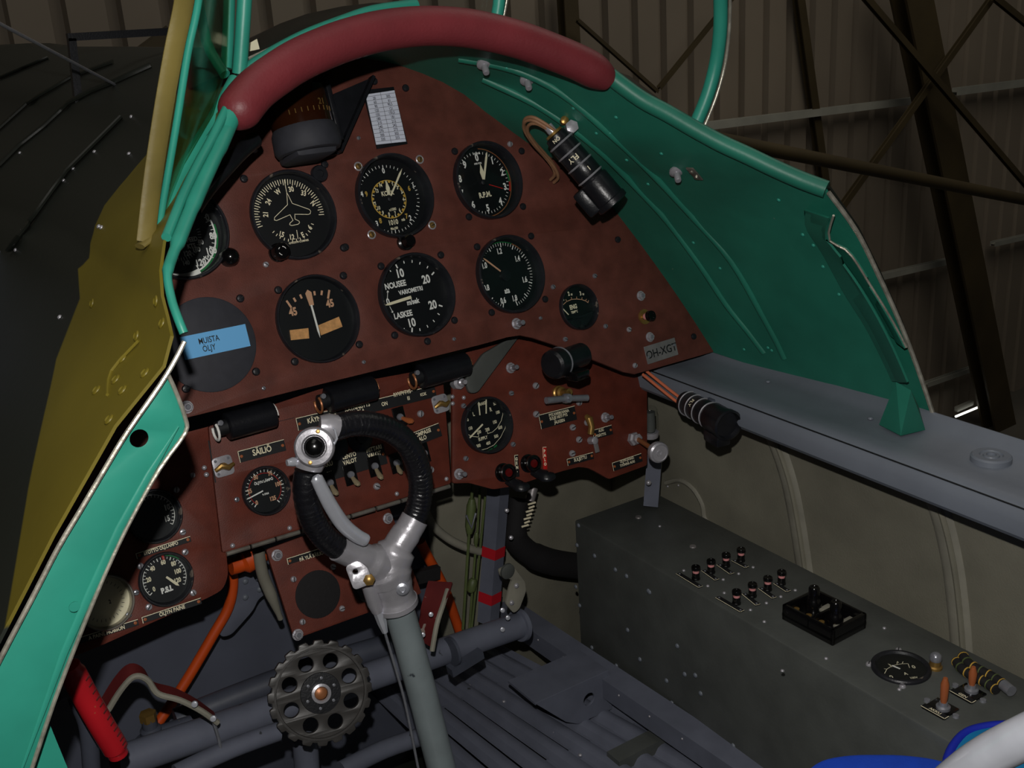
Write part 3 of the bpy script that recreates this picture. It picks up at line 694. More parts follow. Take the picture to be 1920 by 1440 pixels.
d.poly([c4(*p) for p in pl_],.55,1,True); d.ln(c4(1140,290),c4(1118,178),.6,1); d.ln(c4(1230,630),c4(1243,712),.6,1)
q = d.P(*c4(1090,822),z=9); kb = MB().lathe([(8.5,-8),(8.5,3),(7.6,4),(7.6,12),(6.6,13.5),(5.6,13.5),(5.4,12.6),(0,12.6)],28,M=T(q.x,q.y)); kb.build('setting_knob',['bakelite'],d.t)
k2 = MB(); 
for s0,s1 in ((200,250),(20,80),(120,150)):
    for i in range(6):
        a,b = R_(s0+(s1-s0)*i/6),R_(s0+(s1-s0)*(i+1)/6); k2.line((q.x+3.8*math.cos(a),q.y+3.8*math.sin(a)),(q.x+3.8*math.cos(b),q.y+3.8*math.sin(b)),.6,12.75)
k2.build('knob_marking','white',d.t)
q = d.P(*c4(1435,125),z=2); MB().lathe([(8,-3),(8,3),(7,4.5),(3.5,4.5),(3.2,3),(0,3)],24,M=T(q.x,q.y)).build('mounting_ear','bezel',d.t)
d.screws('black',[(457.7,335),(609,308.3),(644.8,464.6)]); d.screws('steel',[(499,495.8)],.9); d.done(g=False)
# --- airspeed indicator (left edge of the panel)
UA = -104.5; qc = MP @ V((UA,1.0,WP+4)); cc = RW @ (qc-CAM); ASI = (960+FPX*cc[0]/-cc[2], 720-FPX*cc[1]/-cc[2])
d = D('airspeed_indicator','black and white speed dial with a green arc, partly hidden by the left cockpit rim',ASI,40.5,WP).centre(*(V(ASI)+V((-10,7))))
for t,x,y,h in (('0',388.5,407.3,5.5),('80',399.6,441.7,5.2),('100',396.9,469.8,5.2),('120',377.5,491.7,5.2),('80',376.5,454,3.8),('100',368.75,467.7,3.8),('120',352,475,3.8),('140',349.4,492.7,3.4),('KTS',359,461,3.4),('SPEED',358,449,3.4),('M.P.H.',391,482,2.6)): d.tx(t,x,y,h,0,wx=.8,bold=.02)
a0 = d.ang(405,408); a1 = d.ang(373,505); d.arc(a0,a1,33.8,1.4,0); d.arc(d.ang(408,418),a1,35.4,1.5,4); d.ticks(a0,a1,12,30.5,34.5,.6,0,3,29,.8)
d.arc(a1,a1+75,34.4,4.5,0); d.ticks(d.ang(386,425),a1+30,16,18.5,21.5,.5,0); d.ticks(d.ang(388,396),d.ang(396,400),1,30,34,.7); 
d.needle(ASI,(392,392),3,3,'black_matt',z=2.4)
q = d.P(433,481,z=8); MB().lathe([(8,-5),(8,7),(6.5,11),(3,13.5),(0,14)],24,M=T(q.x,q.y)).build('setting_knob','bakelite',d.t); d.done()
# --- blank cover with the blue sticker
UB = -104.8; qc = MP @ V((UB,-96.4,WP+1)); cc = RW @ (qc-CAM); BL = (960+FPX*cc[0]/-cc[2], 720-FPX*cc[1]/-cc[2])
cb = pan(*BL,WP+1); bt = thing('blanking_disc','plain dark grey round cover on the panel, under the blue sticker','cover',MP@T(cb.x,cb.y,WP))
MB().lathe([(41,0),(41,1.6),(40,2.2),(0,2.2)],56).build('disc','disc_grey',bt)
for q in ((450,559.8),(479.6,696.9),(348.3,729)): p = pan(*q,WP)-cb; fit('black',bt,p.x,p.y,0)
ql = [pan(340,632,WP+3),pan(463,607,WP+3),pan(467,649,WP+3),pan(342,677,WP+3)]; mid = (ql[0]+ql[2])/2
st = thing('sticker','light blue sticker reading MUISTA ÖLJY on the round grey cover','sticker',MP@T(mid.x,mid.y,WP+2.3))
MB().box((0,0,.2),((ql[1]-ql[0]).length,(ql[1]-ql[2]).length,.4),M=Matrix.Rotation(math.atan2(*reversed((ql[1]-ql[0])[:])),4,'Z')).build('label_tape','blue_label',st)
mk = MB(); rr_ = math.degrees(math.atan2((ql[1]-ql[0]).y,(ql[1]-ql[0]).x))
for t,x,y in (('MUISTA',392,636.5),('ÖLJY',392.5,652.5)): p = pan(x,y,WP+2.8)-mid; text(mk,t,p.x,p.y,4.9,.45,0,rr_,.74,.004)
mk.build('lettering','ink_black',st)
# --- engine temperature
d = D('engine_temperature_gauge','small black gauge marked ENG TEMP with a red index, lower right of the panel',(1086.5,575.6),24.5,WP,hb=6,df=-3,rim=1.5).centre(1077,585)
c8 = lambda x,y: (1000+x/4.8,460+y/4.8)
for t,x,y,h in (('1',250,480,3.8),('00',270,490,1.9),('2',318,435,3.8),('00',345,442,1.9),('3',424,432,3.8),('00',450,440,1.9),('ENG',360,553,4.2),('TEMP°C',370,598,2.2)): d.tx(t,*c8(x,y),h,1,wx=.75,bold=.03)
d.poly([c8(*p) for p in ((232,585),(262,540),(300,505),(345,487),(390,483),(435,488),(470,500),(492,516))],.7,5)
for a,b in (((262,540),(250,522)),((300,505),(292,485)),((345,487),(341,466)),((390,483),(390,462)),((435,488),(439,468)),((470,500),(478,483)),((492,514),(498,494))): d.ln(c8(*a),c8(*b),.7,5)
d.ln(c8(388,308),c8(392,338),2.4,3)
q = [d.P(*c8(*p),z=d.df+2) for p in ((240,700),(285,688),(590,598),(600,680),(520,790),(400,830),(300,770))]; rr_ = d.fr
q = [p if p.length < rr_ else p*(rr_/p.length) for p in q]; vs = [(p.x,p.y,d.df+.4) for p in q]+[(p.x,p.y,d.df+2.4) for p in q]; k = len(q)
MB().add(vs,[tuple(range(k-1,-1,-1)),tuple(range(k,2*k))]+[(i,(i+1)%k,(i+1)%k+k,i+k) for i in range(k)]).build('lower_cover','black',d.t,smooth=20)
q = d.P(*c8(440,735),z=d.df+3); MB().lathe([(3,d.df+2),(3,d.df+3.4),(0,d.df+3.6)],16,M=T(q.x,q.y)).build('zero_screw','black_matt',d.t)
d.needle(c8(315,625),c8(235,540),.9,.9,'cream'); d.screws('small',[(1037.5,538),(1115.6,517.3),(1135.8,611.7),(1060.4,636)],1.4); d.done()
# --- upper panel board
def P2(L, w): return [pan(*q,w) for q in L]
bot = [(352,782),(600,720),(800,671),(900,646),(950,632),(975,628),(1000,633),(1040,646),(1120,677),(1170,697),(1190,701),(1215,694),(1348,656)]
right = [(1338,640),(1290,575),(1240,508),(1210,460),(1180,420),(1140,372),(1100,330),(1050,278),(1000,234),(950,198),(900,170),(840,145),(770,124)]
pb = P2(bot,WP); pr_ = P2(right,WP)
out = [(-318,-228)]+[tuple(p) for p in pb]+[tuple(p) for p in pr_]+[(105,136),(70,138),(20,132),(-40,110),(-90,80),(-140,40),(-190,-20),(-240,-90),(-290,-170)]
C0 = V((70,-60)); PF = MP@T(C0.x,C0.y,WP)
mb = plate([[(x-C0.x,y-C0.y) for x,y in out]]+[circ(x-C0.x,y-C0.y,r,56) for x,y,r in HOLES],-4,-.001,.4)
panel = thing('instrument_panel','large reddish brown instrument board under the red pad','panel',PF); mb.build('board','brown',panel,smooth=25)
for k,L in (('small',[(1013,596.5),(494,728),(681.7,679),(851,635.8),(671.9,259)]),('black',[(701,152.5),(760,165.4),(977.5,283.5),(1300,631),(1157.7,449.4),(801,640),(647,463.75)]),('steel',[(477,281),(1178.8,618),(1190,685.4)])):
    for q in L: p = pan(*q,WP)-C0; fit(k,panel,p.x,p.y,0,'screw')
for q in ((1201,554.8),(1218,632),(350,763.5)): p = pan(*q,WP)-C0; fit('hex',panel,p.x,p.y,0,'bolt')
p = pan(968,607,WP)-C0; fit('stud',panel,p.x,p.y,0,'bolt')

# ================================================================== LEFT EDGE, WINDSCREEN, COWL DETAILS
p3 = lambda pts, y: [at(*q,1,y if not callable(y) else y(i)) for i,q in enumerate(pts)]
def flat_xz(name,label,cat,px_outline,y,th,m,holes=(),rim=None):
    P = p3(px_outline,y); c = sum(P,V((0,0,0)))/len(P)
    Hs = []
    for (hx,hy,hr) in holes: q = at(hx,hy,1,y); Hs.append([(q.x-c.x+hr*math.cos(a),q.z-c.z+hr*math.sin(a)) for a in [2*PI*k/24 for k in range(24)]])
    mb = plate([[(p.x-c.x,p.z-c.z) for p in P]]+Hs,0,th,.3)
    M_ = T(*c)@Matrix(((1,0,0,0),(0,0,-1,0),(0,1,0,0),(0,0,0,1)))
    return mb, M_, P, c
fo = [(316,704),(330,735),(347,783),(346,812),(300,878),(245,975),(195,1080),(140,1215),(100,1320),(60,1440),(40,1500),(-60,1500),(-30,1310),(0,1240),(60,1125),(125,1002),(180,912),(238,812),(280,755)]
mb,M_,P,c = flat_xz('f','','',fo,-309,-2.5,'teal',holes=((262,823,5.6),))
fl = thing('cockpit_edge_flange','turquoise flange with one round hole down the left cockpit opening','flange',M_); mb.build('flange_plate','teal',fl,smooth=30)
inv = M_.inverted()
il = [inv@q for q in p3([(316,704),(330,735),(347,783),(347,812),(300,878),(245,975),(195,1080),(140,1215),(100,1320),(60,1440)],-311)]
MB().tube(smoothpts(il,3),1.3,8).build('worn_edge','edge_metal',fl)
ol = [inv@q for q in p3([(346,640),(330,672),(300,722),(240,808),(205,865),(150,958),(110,1025),(60,1122),(0,1236),(-40,1320)],-312)]
MB().tube(smoothpts(ol,3),1.5,8).build('bright_edge','edge_metal',fl)
MB().tube([inv@q for q in p3([(335,800),(280,890),(225,990),(170,1110),(120,1225),(20,1500)],-311)],[.3,2.2,2.6,2.6,2.2,.3],12,flat=.3).build('pressed_bead','teal',fl)
q = inv@at(140,1138,1,-311.5); fit('rivet_teal',fl,0,0,0,'rivet',M=T(*q)@Matrix.Rotation(PI,4,'X')@T(0,0,0),s=1.4)
# inner return of the left opening, down towards the floor
tubething('cockpit_rim_tube','green rim tube on the left, running down from the red pad end',"tube",[at(*q,1,y) for q,y in zip([(426,240),(404,290),(380,342),(357,396),(337,446),(322,484),(314,516),(322,562),(333,595),(345,625)],[-152,-172,-194,-216,-236,-255,-272,-288,-300,-305])],[6]*4+[5.2]*8+[4.6]*6+[3.4]*6+[2.6]*13,'teal')
cw = MB(); c0 = at(436,232,1,-150)
P = [at(436,212,1,-150),at(418,246,1,-152),at(402,268,1,-160)]
solo('clamp','chipped green metal clamp just below the left end of the red pad','clamp',MB().tube(P,[7,7.6,7],18),'teal')
def tube_px(name,label,cat,pts,ys,r,m,**k): return tubething(name,label,cat,[at(*q,1,y) for q,y in zip(pts,ys)],r,m,**k)
ws = thing('windscreen','green tube framed windscreen with tinted panes above the coaming','windscreen',T(XC,-120,200)); WO = V((XC,-120,200))
def wt(name, pts, ys, r, m='teal', flat=1, up=None, k=4):
    P = [at(*q,1,y)-WO for q,y in zip(pts,ys)]; return MB().tube(smoothpts(P,k),r,14,flat=flat,up=up).build(name,m,ws)
wt('frame_tube',[(441,150),(401,224),(362,287),(337,332),(322,372),(306,425)],[-112,-130,-150,-165,-178,-190],5.2)
wt('frame_tube',[(424,205),(398,258),(370,310),(345,362),(325,412),(312,445)],[-150,-166,-186,-205,-222,-236],3.2,'teal')
wt('frame_tube',[(462,-60),(456,40),(449,138)],[-118,-116,-112],5.4)
wt('frame_tube',[(430,-60),(429,40),(424,128)],[-60,-62,-66],4.6)
wt('frame_tube',[(366,-30),(388,80),(422,140)],[-45,-60,-80],4.2)
wt('frame_tube',[(380,-60),(369,20),(352,100),(333,220),(316,320),(298,425)],[-235,-225,-218,-208,-200,-192],2.4)
wt('outer_strip',[(352,-40),(342,20),(325,100),(304,220),(286,340),(273,452)],[-238,-228,-220,-210,-203,-200],[6.2]*21,'olive',flat=.3,up=(0,1,0))
wt('foot_plate',[(262,462),(275,452),(296,432)],[-202,-200,-196],5,'olive',flat=.4)
wt('frame_tube',[(1349,-60),(1351,0),(1350,60),(1342,120),(1326,180),(1300,243)],[-225,-215,-208,-200,-195,-190],6.2)
wt('frame_strip',[(1368,-60),(1369,0),(1367,60),(1359,122),(1342,184),(1316,248)],[-222,-212,-205,-197,-192,-187],1.6,'edge_metal')
wt('frame_tube',[(940,-60),(935,10),(925,60)],[-118,-116,-114],5.2)
wt('frame_strip',[(956,-60),(950,0),(942,40)],[-116,-114,-112],1.4,'edge_metal')
wt('base_rail',[(452,142),(490,116),(530,92),(580,67),(640,44),(700,24),(780,12)],[-112,-110,-106,-102,-98,-96,-96],6.0)
wt('beaded_strip',[(463,112),(500,95),(540,77),(580,61),(640,42)],[-92,-90,-88,-86,-84],1.6,'edge_metal')
def pane(pts, ys, g='glass_green'):
    P = [at(*q,1,y)-WO for q,y in zip(pts,ys)]; n = len(P); mb = MB().add(P+[p+V((0,2.4,0)) for p in P],[tuple(range(n)),tuple(range(2*n-1,n-1,-1))]+[(i,(i+1)%n,(i+1)%n+n,i+n) for i in range(n)]); mb.build('pane',g,ws,smooth=10)
pane([(372,-30),(430,-30),(426,60),(424,132),(400,215),(345,310),(305,415),(320,310),(340,190),(358,80)],[-200,-100,-100,-105,-135,-165,-195,-200,-205,-205])
pane([(465,-40),(930,-40),(922,20),(640,30),(455,130)],[-114,-112,-110,-104,-108],'glass')
# cream tape and dark trim of the cowl just forward of the windscreen foot
tp = MB(); q = [at(*p,1,-70) for p in ((466,82),(482,73),(487,92),(468,96))]; c = sum(q,V((0,0,0)))/4
solo('tape','small cream patch of tape beside the left windscreen joint','tape',tp.add(q+[p+V((0,1,0)) for p in q],[(0,1,2,3),(7,6,5,4),(0,4,5,1),(1,5,6,2),(2,6,7,3),(3,7,4,0)]),'cream',smooth=10)
# top deck forward of the windscreen
oc = [at(*q,1,-35) for q in ((440,128),(462,92),(480,68),(525,44),(575,26),(640,12),(700,5),(760,6),(830,22),(900,34),(960,50),(1020,76),(1080,104),(1125,122),(1180,142),(1240,188),(1300,238))]
ic = [onpad(*q)+V((0,16,-4)) for q in ((440,222),(455,196),(480,168),(520,138),(570,108),(640,78),(700,62),(760,54),(830,50),(900,57),(960,71),(1020,91),(1080,116),(1125,140))]+[V(mir(side[i],1))+V((4,14,0)) for i in (0,1,2)]
fc = [p+V(((XC-p.x)*.12,170,-22)) for p in oc]
dk = ruled(ic,oc,3); d2 = ruled(oc,fc,3); dk.join(d2); c = oc[7].copy(); dk.xf(T(*(-c)))
solo('windscreen_fairing','dark glossy fairing standing just ahead of the red pad','fairing',dk,'cowl_dark',M=T(*c),smooth=60)
# black bracket and bracing wire standing on the engine cowl
fp,_ = hit(146,192,bvhL,0)
if fp:
    y_ = fp.y; c = at(134,72,1,y_); r_ = 7*depth(c)/FPX
    bk = thing('cowl_bracket','black square bracket standing on the engine cowl, behind the windscreen frame','bracket',T(*fp))
    MB().beam(V((0,0,-3)),c-fp,r_*2,r_*2,(1,0,0)).build('upright','black',bk,smooth=20)
    MB().beam(at(126,70,1,y_)-fp,at(335,58,1,y_)-fp,r_*2,r_*2,(0,1,0)).build('cross_bar','black',bk,smooth=20)
wp_,_ = hit(218,160,bvhL,0)
if wp_: solo('bracing_wire','thin pale bracing wire running down to the engine cowl','wire',MB().cyl(wp_,at(-20,34,1,wp_.y-250),1.6,8),'steel')
# raised seams and fasteners of the dark cowl
sk = skinL; inv_c = -cL
for pts in ([(2,318),(40,280),(88,242),(135,198),(180,175),(220,160),(300,124)],[(2,152),(60,128),(100,112)],[(28,470),(80,400),(130,330),(175,285),(245,215)],[(0,250),(60,196),(140,150),(230,118)]):
    pts = [tuple(V(pts[i]).lerp(V(pts[i+1]),j/6)) for i in range(len(pts)-1) for j in range(6)]; P = [hit(*q,bvhL,5)[0] for q in pts]; P = [p+inv_c for p in P if p]
    if len(P) > 2: MB().tube(P,4,8,flat=.6).build('cowl_seam','cowl_dark',sk)
for q in ((40,290),(88,240),(130,197),(175,172),(250,221),(180,288),(140,320),(245,292),(122,342),(190,428),(44,436),(195,430),(34,470),(117,598)):
    p,n_ = hit(*q,bvhL,2.2)
    if p: fit('rivet_steel',sk,0,0,0,'fastener',M=axisM(p+inv_c,n_),s=.8)
for q in ((178,570),(262,631),(235,676),(222,715),(277,703),(235,735),(299,565),(325,620),(310,608),(186,735),(210,790)):
    p,n_ = hit(*q,bvhL,2.2)
    if p:
        mb = MB().lathe([(3.6,0),(3.4,.6),(2.4,1.0),(1.8,.5),(0,.4)],16,M=axisM(p+inv_c,n_)); mb.build('dimple','skin',sk)
P = [hit(*q,bvhL,2.6)[0] for q in ((330,640),(268,640),(215,700),(208,745),(243,782))]; P = [p+inv_c for p in P if p]
if len(P) > 2: MB().tube(smoothpts(P,3),1.1,8).build('patch_edge','skin',sk)

# ================================================================== LOWER BOARDS
WL = -56.0; WQ = -60.0
def board(name,label,L,w,holes,m='brown_low',rd=2,th=4):
    q = [pan(*p,w) for p in L]; c = sum(q,V((0,0)))/len(q); o = thing(name,label,'panel',MP@T(c.x,c.y,w))
    out = rounded([p-c for p in q],rd)
    mb = plate([[(p.x,p.y) for p in out]]+[circ(x-c.x,y-c.y,r,48) for x,y,r in holes],-th,-.001,.3); mb.build('board',m,o,smooth=25); o['cx'] = 0; del o['cx']; return o,c
def scr(o,c,w,kind,L,name='screw',s=1):
    for q in L: p = pan(*q,w)-c; fit(kind,o,p.x,p.y,0,name,s=s)
def placard(name,label,pl_,pr2,hpx,w,texts,m='black_matt',border=True,rivets=True,bc=0,th=.8,bl='l'):
    A = pan(*pl_,w); B = pan(*pr2,w); c = (A+B)/2; L = (B-A).length; h = hpx*depth(MP@V((c.x,c.y,w)))/FPX; a = math.atan2(B.y-A.y,B.x-A.x)
    M_ = MP@T(c.x,c.y,w)@Matrix.Rotation(a,4,'Z'); o = thing(name,label,'placard',M_)
    MB().box((0,0,th/2),(L,h,th),.15).build('plate',m,o,smooth=20); mk = MB(); z = th+.1
    if border:
        mk.line((-L/2,h/2-.35),(L/2,h/2-.35),.6,z); mk.line((-L/2+.35,-h/2),(-L/2+.35,h/2),.6,z)
    R2 = Matrix.Rotation(-a,2)
    for t in texts:
        s_,x,y,hh = t[:4]; q = R2 @ (pan(x,y,w+z)-c); text(mk,s_,q.x,q.y,hh*depth(MP@V((c.x,c.y,w)))/FPX,z,t[5] if len(t)>5 else bc,t[4] if len(t)>4 else 0,.8,.016)
    if mk.f: mk.build('lettering',['cream','white','mark_red','ink_black'],o,smooth=10)
    if rivets:
        for x in (-L/2+2.6,L/2-2.6): MB().lathe([(1.5,0),(1.4,.6),(0,.9)],12,M=T(x,0,th)).build('rivet','toggle_brown',o)
    return o
HL = []
def D2(*a,**k): d_ = Dial(*a,**k); return d_
# gauges of the lower boards
d = D2('oil_temperature_gauge','small black gauge with a red inner arc, beside the spade grip','','',0) if False else None
d = Dial('oil_temperature_gauge','small black oil temperature gauge with a red dial arc, under the SÄILIÖ plate',(500,920),23,WL,hb=5,df=-3,rim=2.2).centre(497,918); HC = [(d.c.x,d.c.y,22)]
cA = lambda x,y: (160+x/4.8,880+y/4.8)
for t,x,y in (('50',1533,72),('75',1663,37),('100',1738,130),('125',1690,260),('25',1478,197),('0',1543,300)): d.tx(t,*cA(x,y),3.5,5,wx=.8,bold=.03)
d.tx('ÖLJYN LÄMPÖ',494.4,902.5,2.2,0); d.tx('9-3966',498,926,1.7,0)
a0 = d.ang(*cA(1522,345)); a1 = d.ang(*cA(1725,275)); a0 = a0-360 if a0 > 0 else a0; a1 = a1 if a1 > 0 else a1+360
d.ticks(a0,a1,25,16.4,18.6,.55,0,5,15.6,.9); d.arc(a0,a1,15.4,.5,3,40); d.arc(d.ang(*cA(1450,85)),d.ang(*cA(1490,55)),20,2,4,6)
d.needle(cA(1598,193),cA(1440,277),1.3,1.0,'white'); d.screws('small',[cA(1365,272),(548,868),cA(1905,300)],1.3); d.done()
d = Dial('brake_pressure_gauge','black three needle gauge marked BRAKE and SUPPLY on the right lower board',(914.4,797),30,WL,hb=9,df=-3,rim=2.4).centre(903,799); HR = [(d.c.x,d.c.y,29)]
cB = lambda x,y: (840+x/4.571,680+y/4.571)
for t,x,y,h in (('BRAKE',290,352,2.9),('L',220,440,3.8),('R',367,400,3.8),('50',183,403,3),('50',400,350,3),('100',160,492,3),('100',427,425,3),('150',193,562,3),('150',402,508,3),('200',265,595,3),('200',337,573,3),('0',112,560,3),('SUPPLY',300,648,3),('100',145,638,2.8),('200',187,690,3),('300',262,712,3),('400',345,690,3),('500',413,630,3),('600',447,555,3)): d.tx(t,*cB(x,y),h,1,wx=.75)
d.poly([cB(*p) for p in ((122,495),(118,540),(135,580),(165,612),(205,632),(262,637),(262,610))],.5,1); d.poly([cB(*p) for p in ((345,278),(385,292),(425,330),(460,385),(470,440),(455,500),(420,560),(380,595),(340,608),(338,580))],.5,1)
d.poly([cB(*p) for p in ((130,705),(165,735),(205,750),(265,752),(330,738),(395,705),(450,640),(490,560),(507,480),(505,452),(490,452))],.5,1)
for i in range(5): d.arc(d.ang(*cB(170+i*60,775-abs(i-2)*10)),d.ang(*cB(215+i*60,778-abs(i-2)*14)),27.4,1.8,4,4)
d.ln(cB(485,665),cB(510,680),1.6,3); d.ln(cB(195,745),cB(218,752),1.6,3)
d.needle(cB(272,450),cB(258,318),1.2,1.2); d.needle(cB(325,437),cB(326,285),1.2,1.2); d.needle(cB(296,528),cB(150,680),1.6,1.6); d.screws('small',[cB(545,262),cB(135,370),cB(560,700),cB(155,822)],1.5); d.done()
d = Dial('oil_pressure_gauge','black gauge marked P.S.I. with a needle past 120, on the left lower board',(312,1086),24,WQ,hb=4,df=-3,rim=2.5).centre(309,1084); HF = [(d.c.x,d.c.y,23)]
for t,x,y in (('0',618,1078),('20',570,993),('40',603,893),('60',700,835),('80',793,848),('100',833,915),('120',832,997)): d.tx(t,*cA(x,y),3.6,1,wx=.75,bold=.03)
d.tx('P.S.I.',*cA(735,1080),4.2,0,wx=.85,bold=.05)
a0 = d.ang(*cA(595,1118)); a1 = d.ang(*cA(872,1028)); a0 = a0-360 if a0 > 0 else a0
d.ticks(a0,a1,26,16.8,18.8,.5,0,4,16,.8); d.arc(a0,a0+70,18.8,.4,0); d.arc(a1-75,a1,18.8,.4,0)
d.ln(cA(690,765),cA(708,815),2.0,3); d.arc(d.ang(*cA(720,765)),d.ang(*cA(860,785)),20.5,2.0,4,8); d.needle(cA(728,968),cA(845,1048),1.8,2.4); d.screws('steel',[cA(900,745),cA(497,872),cA(972,1112),cA(573,1240)]); d.done()
d = Dial('feed_oil_gauge','dark gauge reading 10 and 15, half in the shadow of the turquoise flange',(291,968),24,WQ,hb=4,df=-3,rim=2.5).centre(287,968); HF.append((d.c.x,d.c.y,23))
for t,x,y in (('10',738,340),('15',738,442)): d.tx(t,*cA(x,y),4.4,0,wx=.75,bold=.03)
a1 = d.ang(*cA(765,485)); d.ticks(a1-190,a1,19,16.4,18.8,.6,0,5,15.6,.9); d.arc(a1-190,a1,18.8,.5,0); d.screws('steel',[cA(878,565),cA(818,185)]); d.done()
d = Dial('pressure_gauge','pale faced gauge at the lower left corner of the left board',(198,1130),24,WQ,hb=5,df=-3,rim=2.2,mats=('chrome_worn','cream')).centre(194,1128); HF.append((d.c.x,d.c.y,23))
d.ticks(0,300,24,15,17.5,.4,7); d.tx('2',206,1128,3,7); d.done()
# left board
lb,c = board('left_instrument_board','brown board with three round gauges in the lower left corner',[(412,795),(424,1040),(428,1078),(418,1105),(395,1118),(185,1212),(60,1262),(70,1000),(200,850)],WQ,HF,rd=9)
scr(lb,c,WQ,'steel',[(361,891),(387,890)],s=.8); scr(lb,c,WQ,'small',[(255,1111),(241,1153)],s=1.4)
placard('placard','black placard reading SYÖTTÖ ÖLJ.LÄMPÖ above the P.S.I. gauge','',(0,0),0,0,[]) if False else None
placard('placard','black placard reading SYÖTTÖ ÖLJ.LÄMPÖ above the P.S.I. gauge',(255,1043),(357,1010),11,WQ,[('SYÖTTÖ ÖLJ.LÄMPÖ',302,1028,6)])
placard('placard','black placard reading ÖLJYN PAINE below the P.S.I. gauge',(266,1163),(377,1126),12,WQ,[('ÖLJYN PAINE',323,1145,7)])
placard('placard','black placard naming the pale gauge, lowest on the left board',(120,1210),(259,1166),12,WQ,[('A PAINE HOBSON',200,1186,7)])
# switch board
sb,c = board('switch_panel','brown switch board behind the spade grip with piano hinge along its foot',[(392,800),(402,900),(418,1036),(845,906),(838,800),(828,688),(600,730)],WL,HC)
scr(sb,c,WL,'rivet_steel',[(383,877),(387,890),(436,1023),(543,990),(744,926),(837,898),(665,998)],'rivet')
scr(sb,c,WL,'steel',[(706,912),(807,881),(788,776),(604,945)],s=1.2)
hg = MB(); hn = 9
for i in range(hn):
    a_ = pan(424+(846-424)*i/hn,1036+(908-1036)*i/hn,WL)-c; b_ = pan(424+(846-424)*(i+.92)/hn,1036+(908-1036)*(i+.92)/hn,WL)-c
    hg.cyl((a_.x,a_.y-1.5,0),(b_.x,b_.y-1.5,0),2.2,10)
hg.build('piano_hinge','chrome_worn',sb)
sm = MB(); 
for a_,b_ in (((520,791),(552,783)),): sm.line(pan(*a_,WL)-c,pan(*b_,WL)-c,.5,.1)
sm.line(pan(391,826,WL)-c,pan(404,905,WL)-c,1.2,.1); sm.build('board_seam','black_matt',sb)
placard('placard','large black placard reading SÄILIÖ',(447,857),(534,834),22,WL,[('SÄILIÖ',491,843.5,11)])
placard('placard','long black placard reading KÄYNNISTYS and RYYPYTYS above the spade grip',(556,796),(816,733),23,WL,[('KÄYNNISTYS',604,782,8.6),('KÄYNNISTYS',670,762,7.6),('PUOLA',672,772,7),('ON',721,757,7),('RYYPYTYS',754,737,7),('EI',766,746.5,6.5),('KOK',794,739,5.5)],rivets=True)
placard('placard','black placard naming the switches VILKKU, LENTO VALOT and MITTARI VALOT inside the grip ring',(580,892),(722,850),40,WL,[('VILKKU',609,872,8),('ON',617,887,6),('LENTO',655,854,7.6),('VALOT',656,865,7.6),('ON',660,876,5.5),('MITTARI',701,841,7.6),('VALOT',702,852,7.6),('ON',703,863,5.5)],border=False)
placard('placard','black placard reading KOMPASSI VALO right of the grip ring',(765,828),(825,805),26,WL,[('KOMPASSI',791,812,7.4),('VALO',790,822.5,7.4)])
def latch(label,px,py):
    q = pan(px,py,WL); o = thing('fastener_plate',label,'fastener',MP@T(q.x,q.y,WL)); mb = plate([rounded([V(p) for p in ((-9,-9),(9,-9),(9,9),(-9,9))],4)],0,1.2,.2); mb.build('plate','alu',o)
    MB().tube([(-9,-2,4),(-3,1,6),(3,-2,6),(9,0,4)],[1.8,2.8,2.8,1.6],8).join(MB().lathe([(3.4,1),(3,5),(0,5.5)],12)).build('wing','brass',o)
    for x,y in ((-6,-6),(6,6),(-6,6)): MB().lathe([(1.4,1.2),(1.2,1.9),(0,2)],10,M=T(x,y)).build('rivet','steel',o)
latch('silver plate with a brass wing fastener, left of the SÄILIÖ placard',418,874)
latch('silver plate with a brass wing fastener, right of the RYYPYTYS placard',825,757)
def toggle(label,bx,by,tx_,ty,w,m='toggle',group='toggle switches inside the grip ring',r=3.2,L=13):
    q = pan(bx,by,w); o = thing('toggle_switch',label,'switch',MP@T(q.x,q.y,w),group)
    MB().box((0,0,1),(13,20,2),.4).build('switch_body','bakelite',o)
    dv = V((pan(tx_,ty,w+L)-q).to_3d()); dv.z = L
    MB().lathe([(3.6,2),(3.6,4),(2.8,5),(0,5)],14).build('collar','steel',o)
    MB().tube([V((0,0,2)),dv*.5,dv*.85,dv],[1.5,r*.75,r,r*.55],12,flat=.6).build('lever',m,o); return o
toggle('short khaki toggle switch under VILKKU',617,905,632,928,WL)
toggle('short khaki toggle switch under LENTO VALOT',656,890,673,910,WL)
toggle('short khaki toggle switch under MITTARI VALOT',701,874,716,898,WL)
toggle('short khaki toggle switch at the right inside of the grip ring',742,868,752,888,WL)
toggle('brown bakelite starter switch right of the grip top, under RYYPYTYS',748,782,774,791,WL,'toggle_brown',group=None,r=3.4,L=18)
toggle('thin compass light switch under KOMPASSI VALO',793,850,803,876,WL,'toggle',group=None,r=1.6,L=10)
q = pan(674,822,WL); sw = thing('rotary_switch','round black switch on the board seen through the grip ring','switch',MP@T(q.x,q.y,WL)); MB().lathe([(13,0),(13,2),(11,3),(6,3.5),(5,7),(0,7.3)],28).build('knob','black',sw)
q = pan(628,838,WL); sw = thing('ignition_switch','round dark magneto switch behind the grip head','switch',MP@T(q.x,q.y,WL)); MB().lathe([(13,0),(13,2),(11,3),(0,3.2)],28).build('disc','bezel',sw)
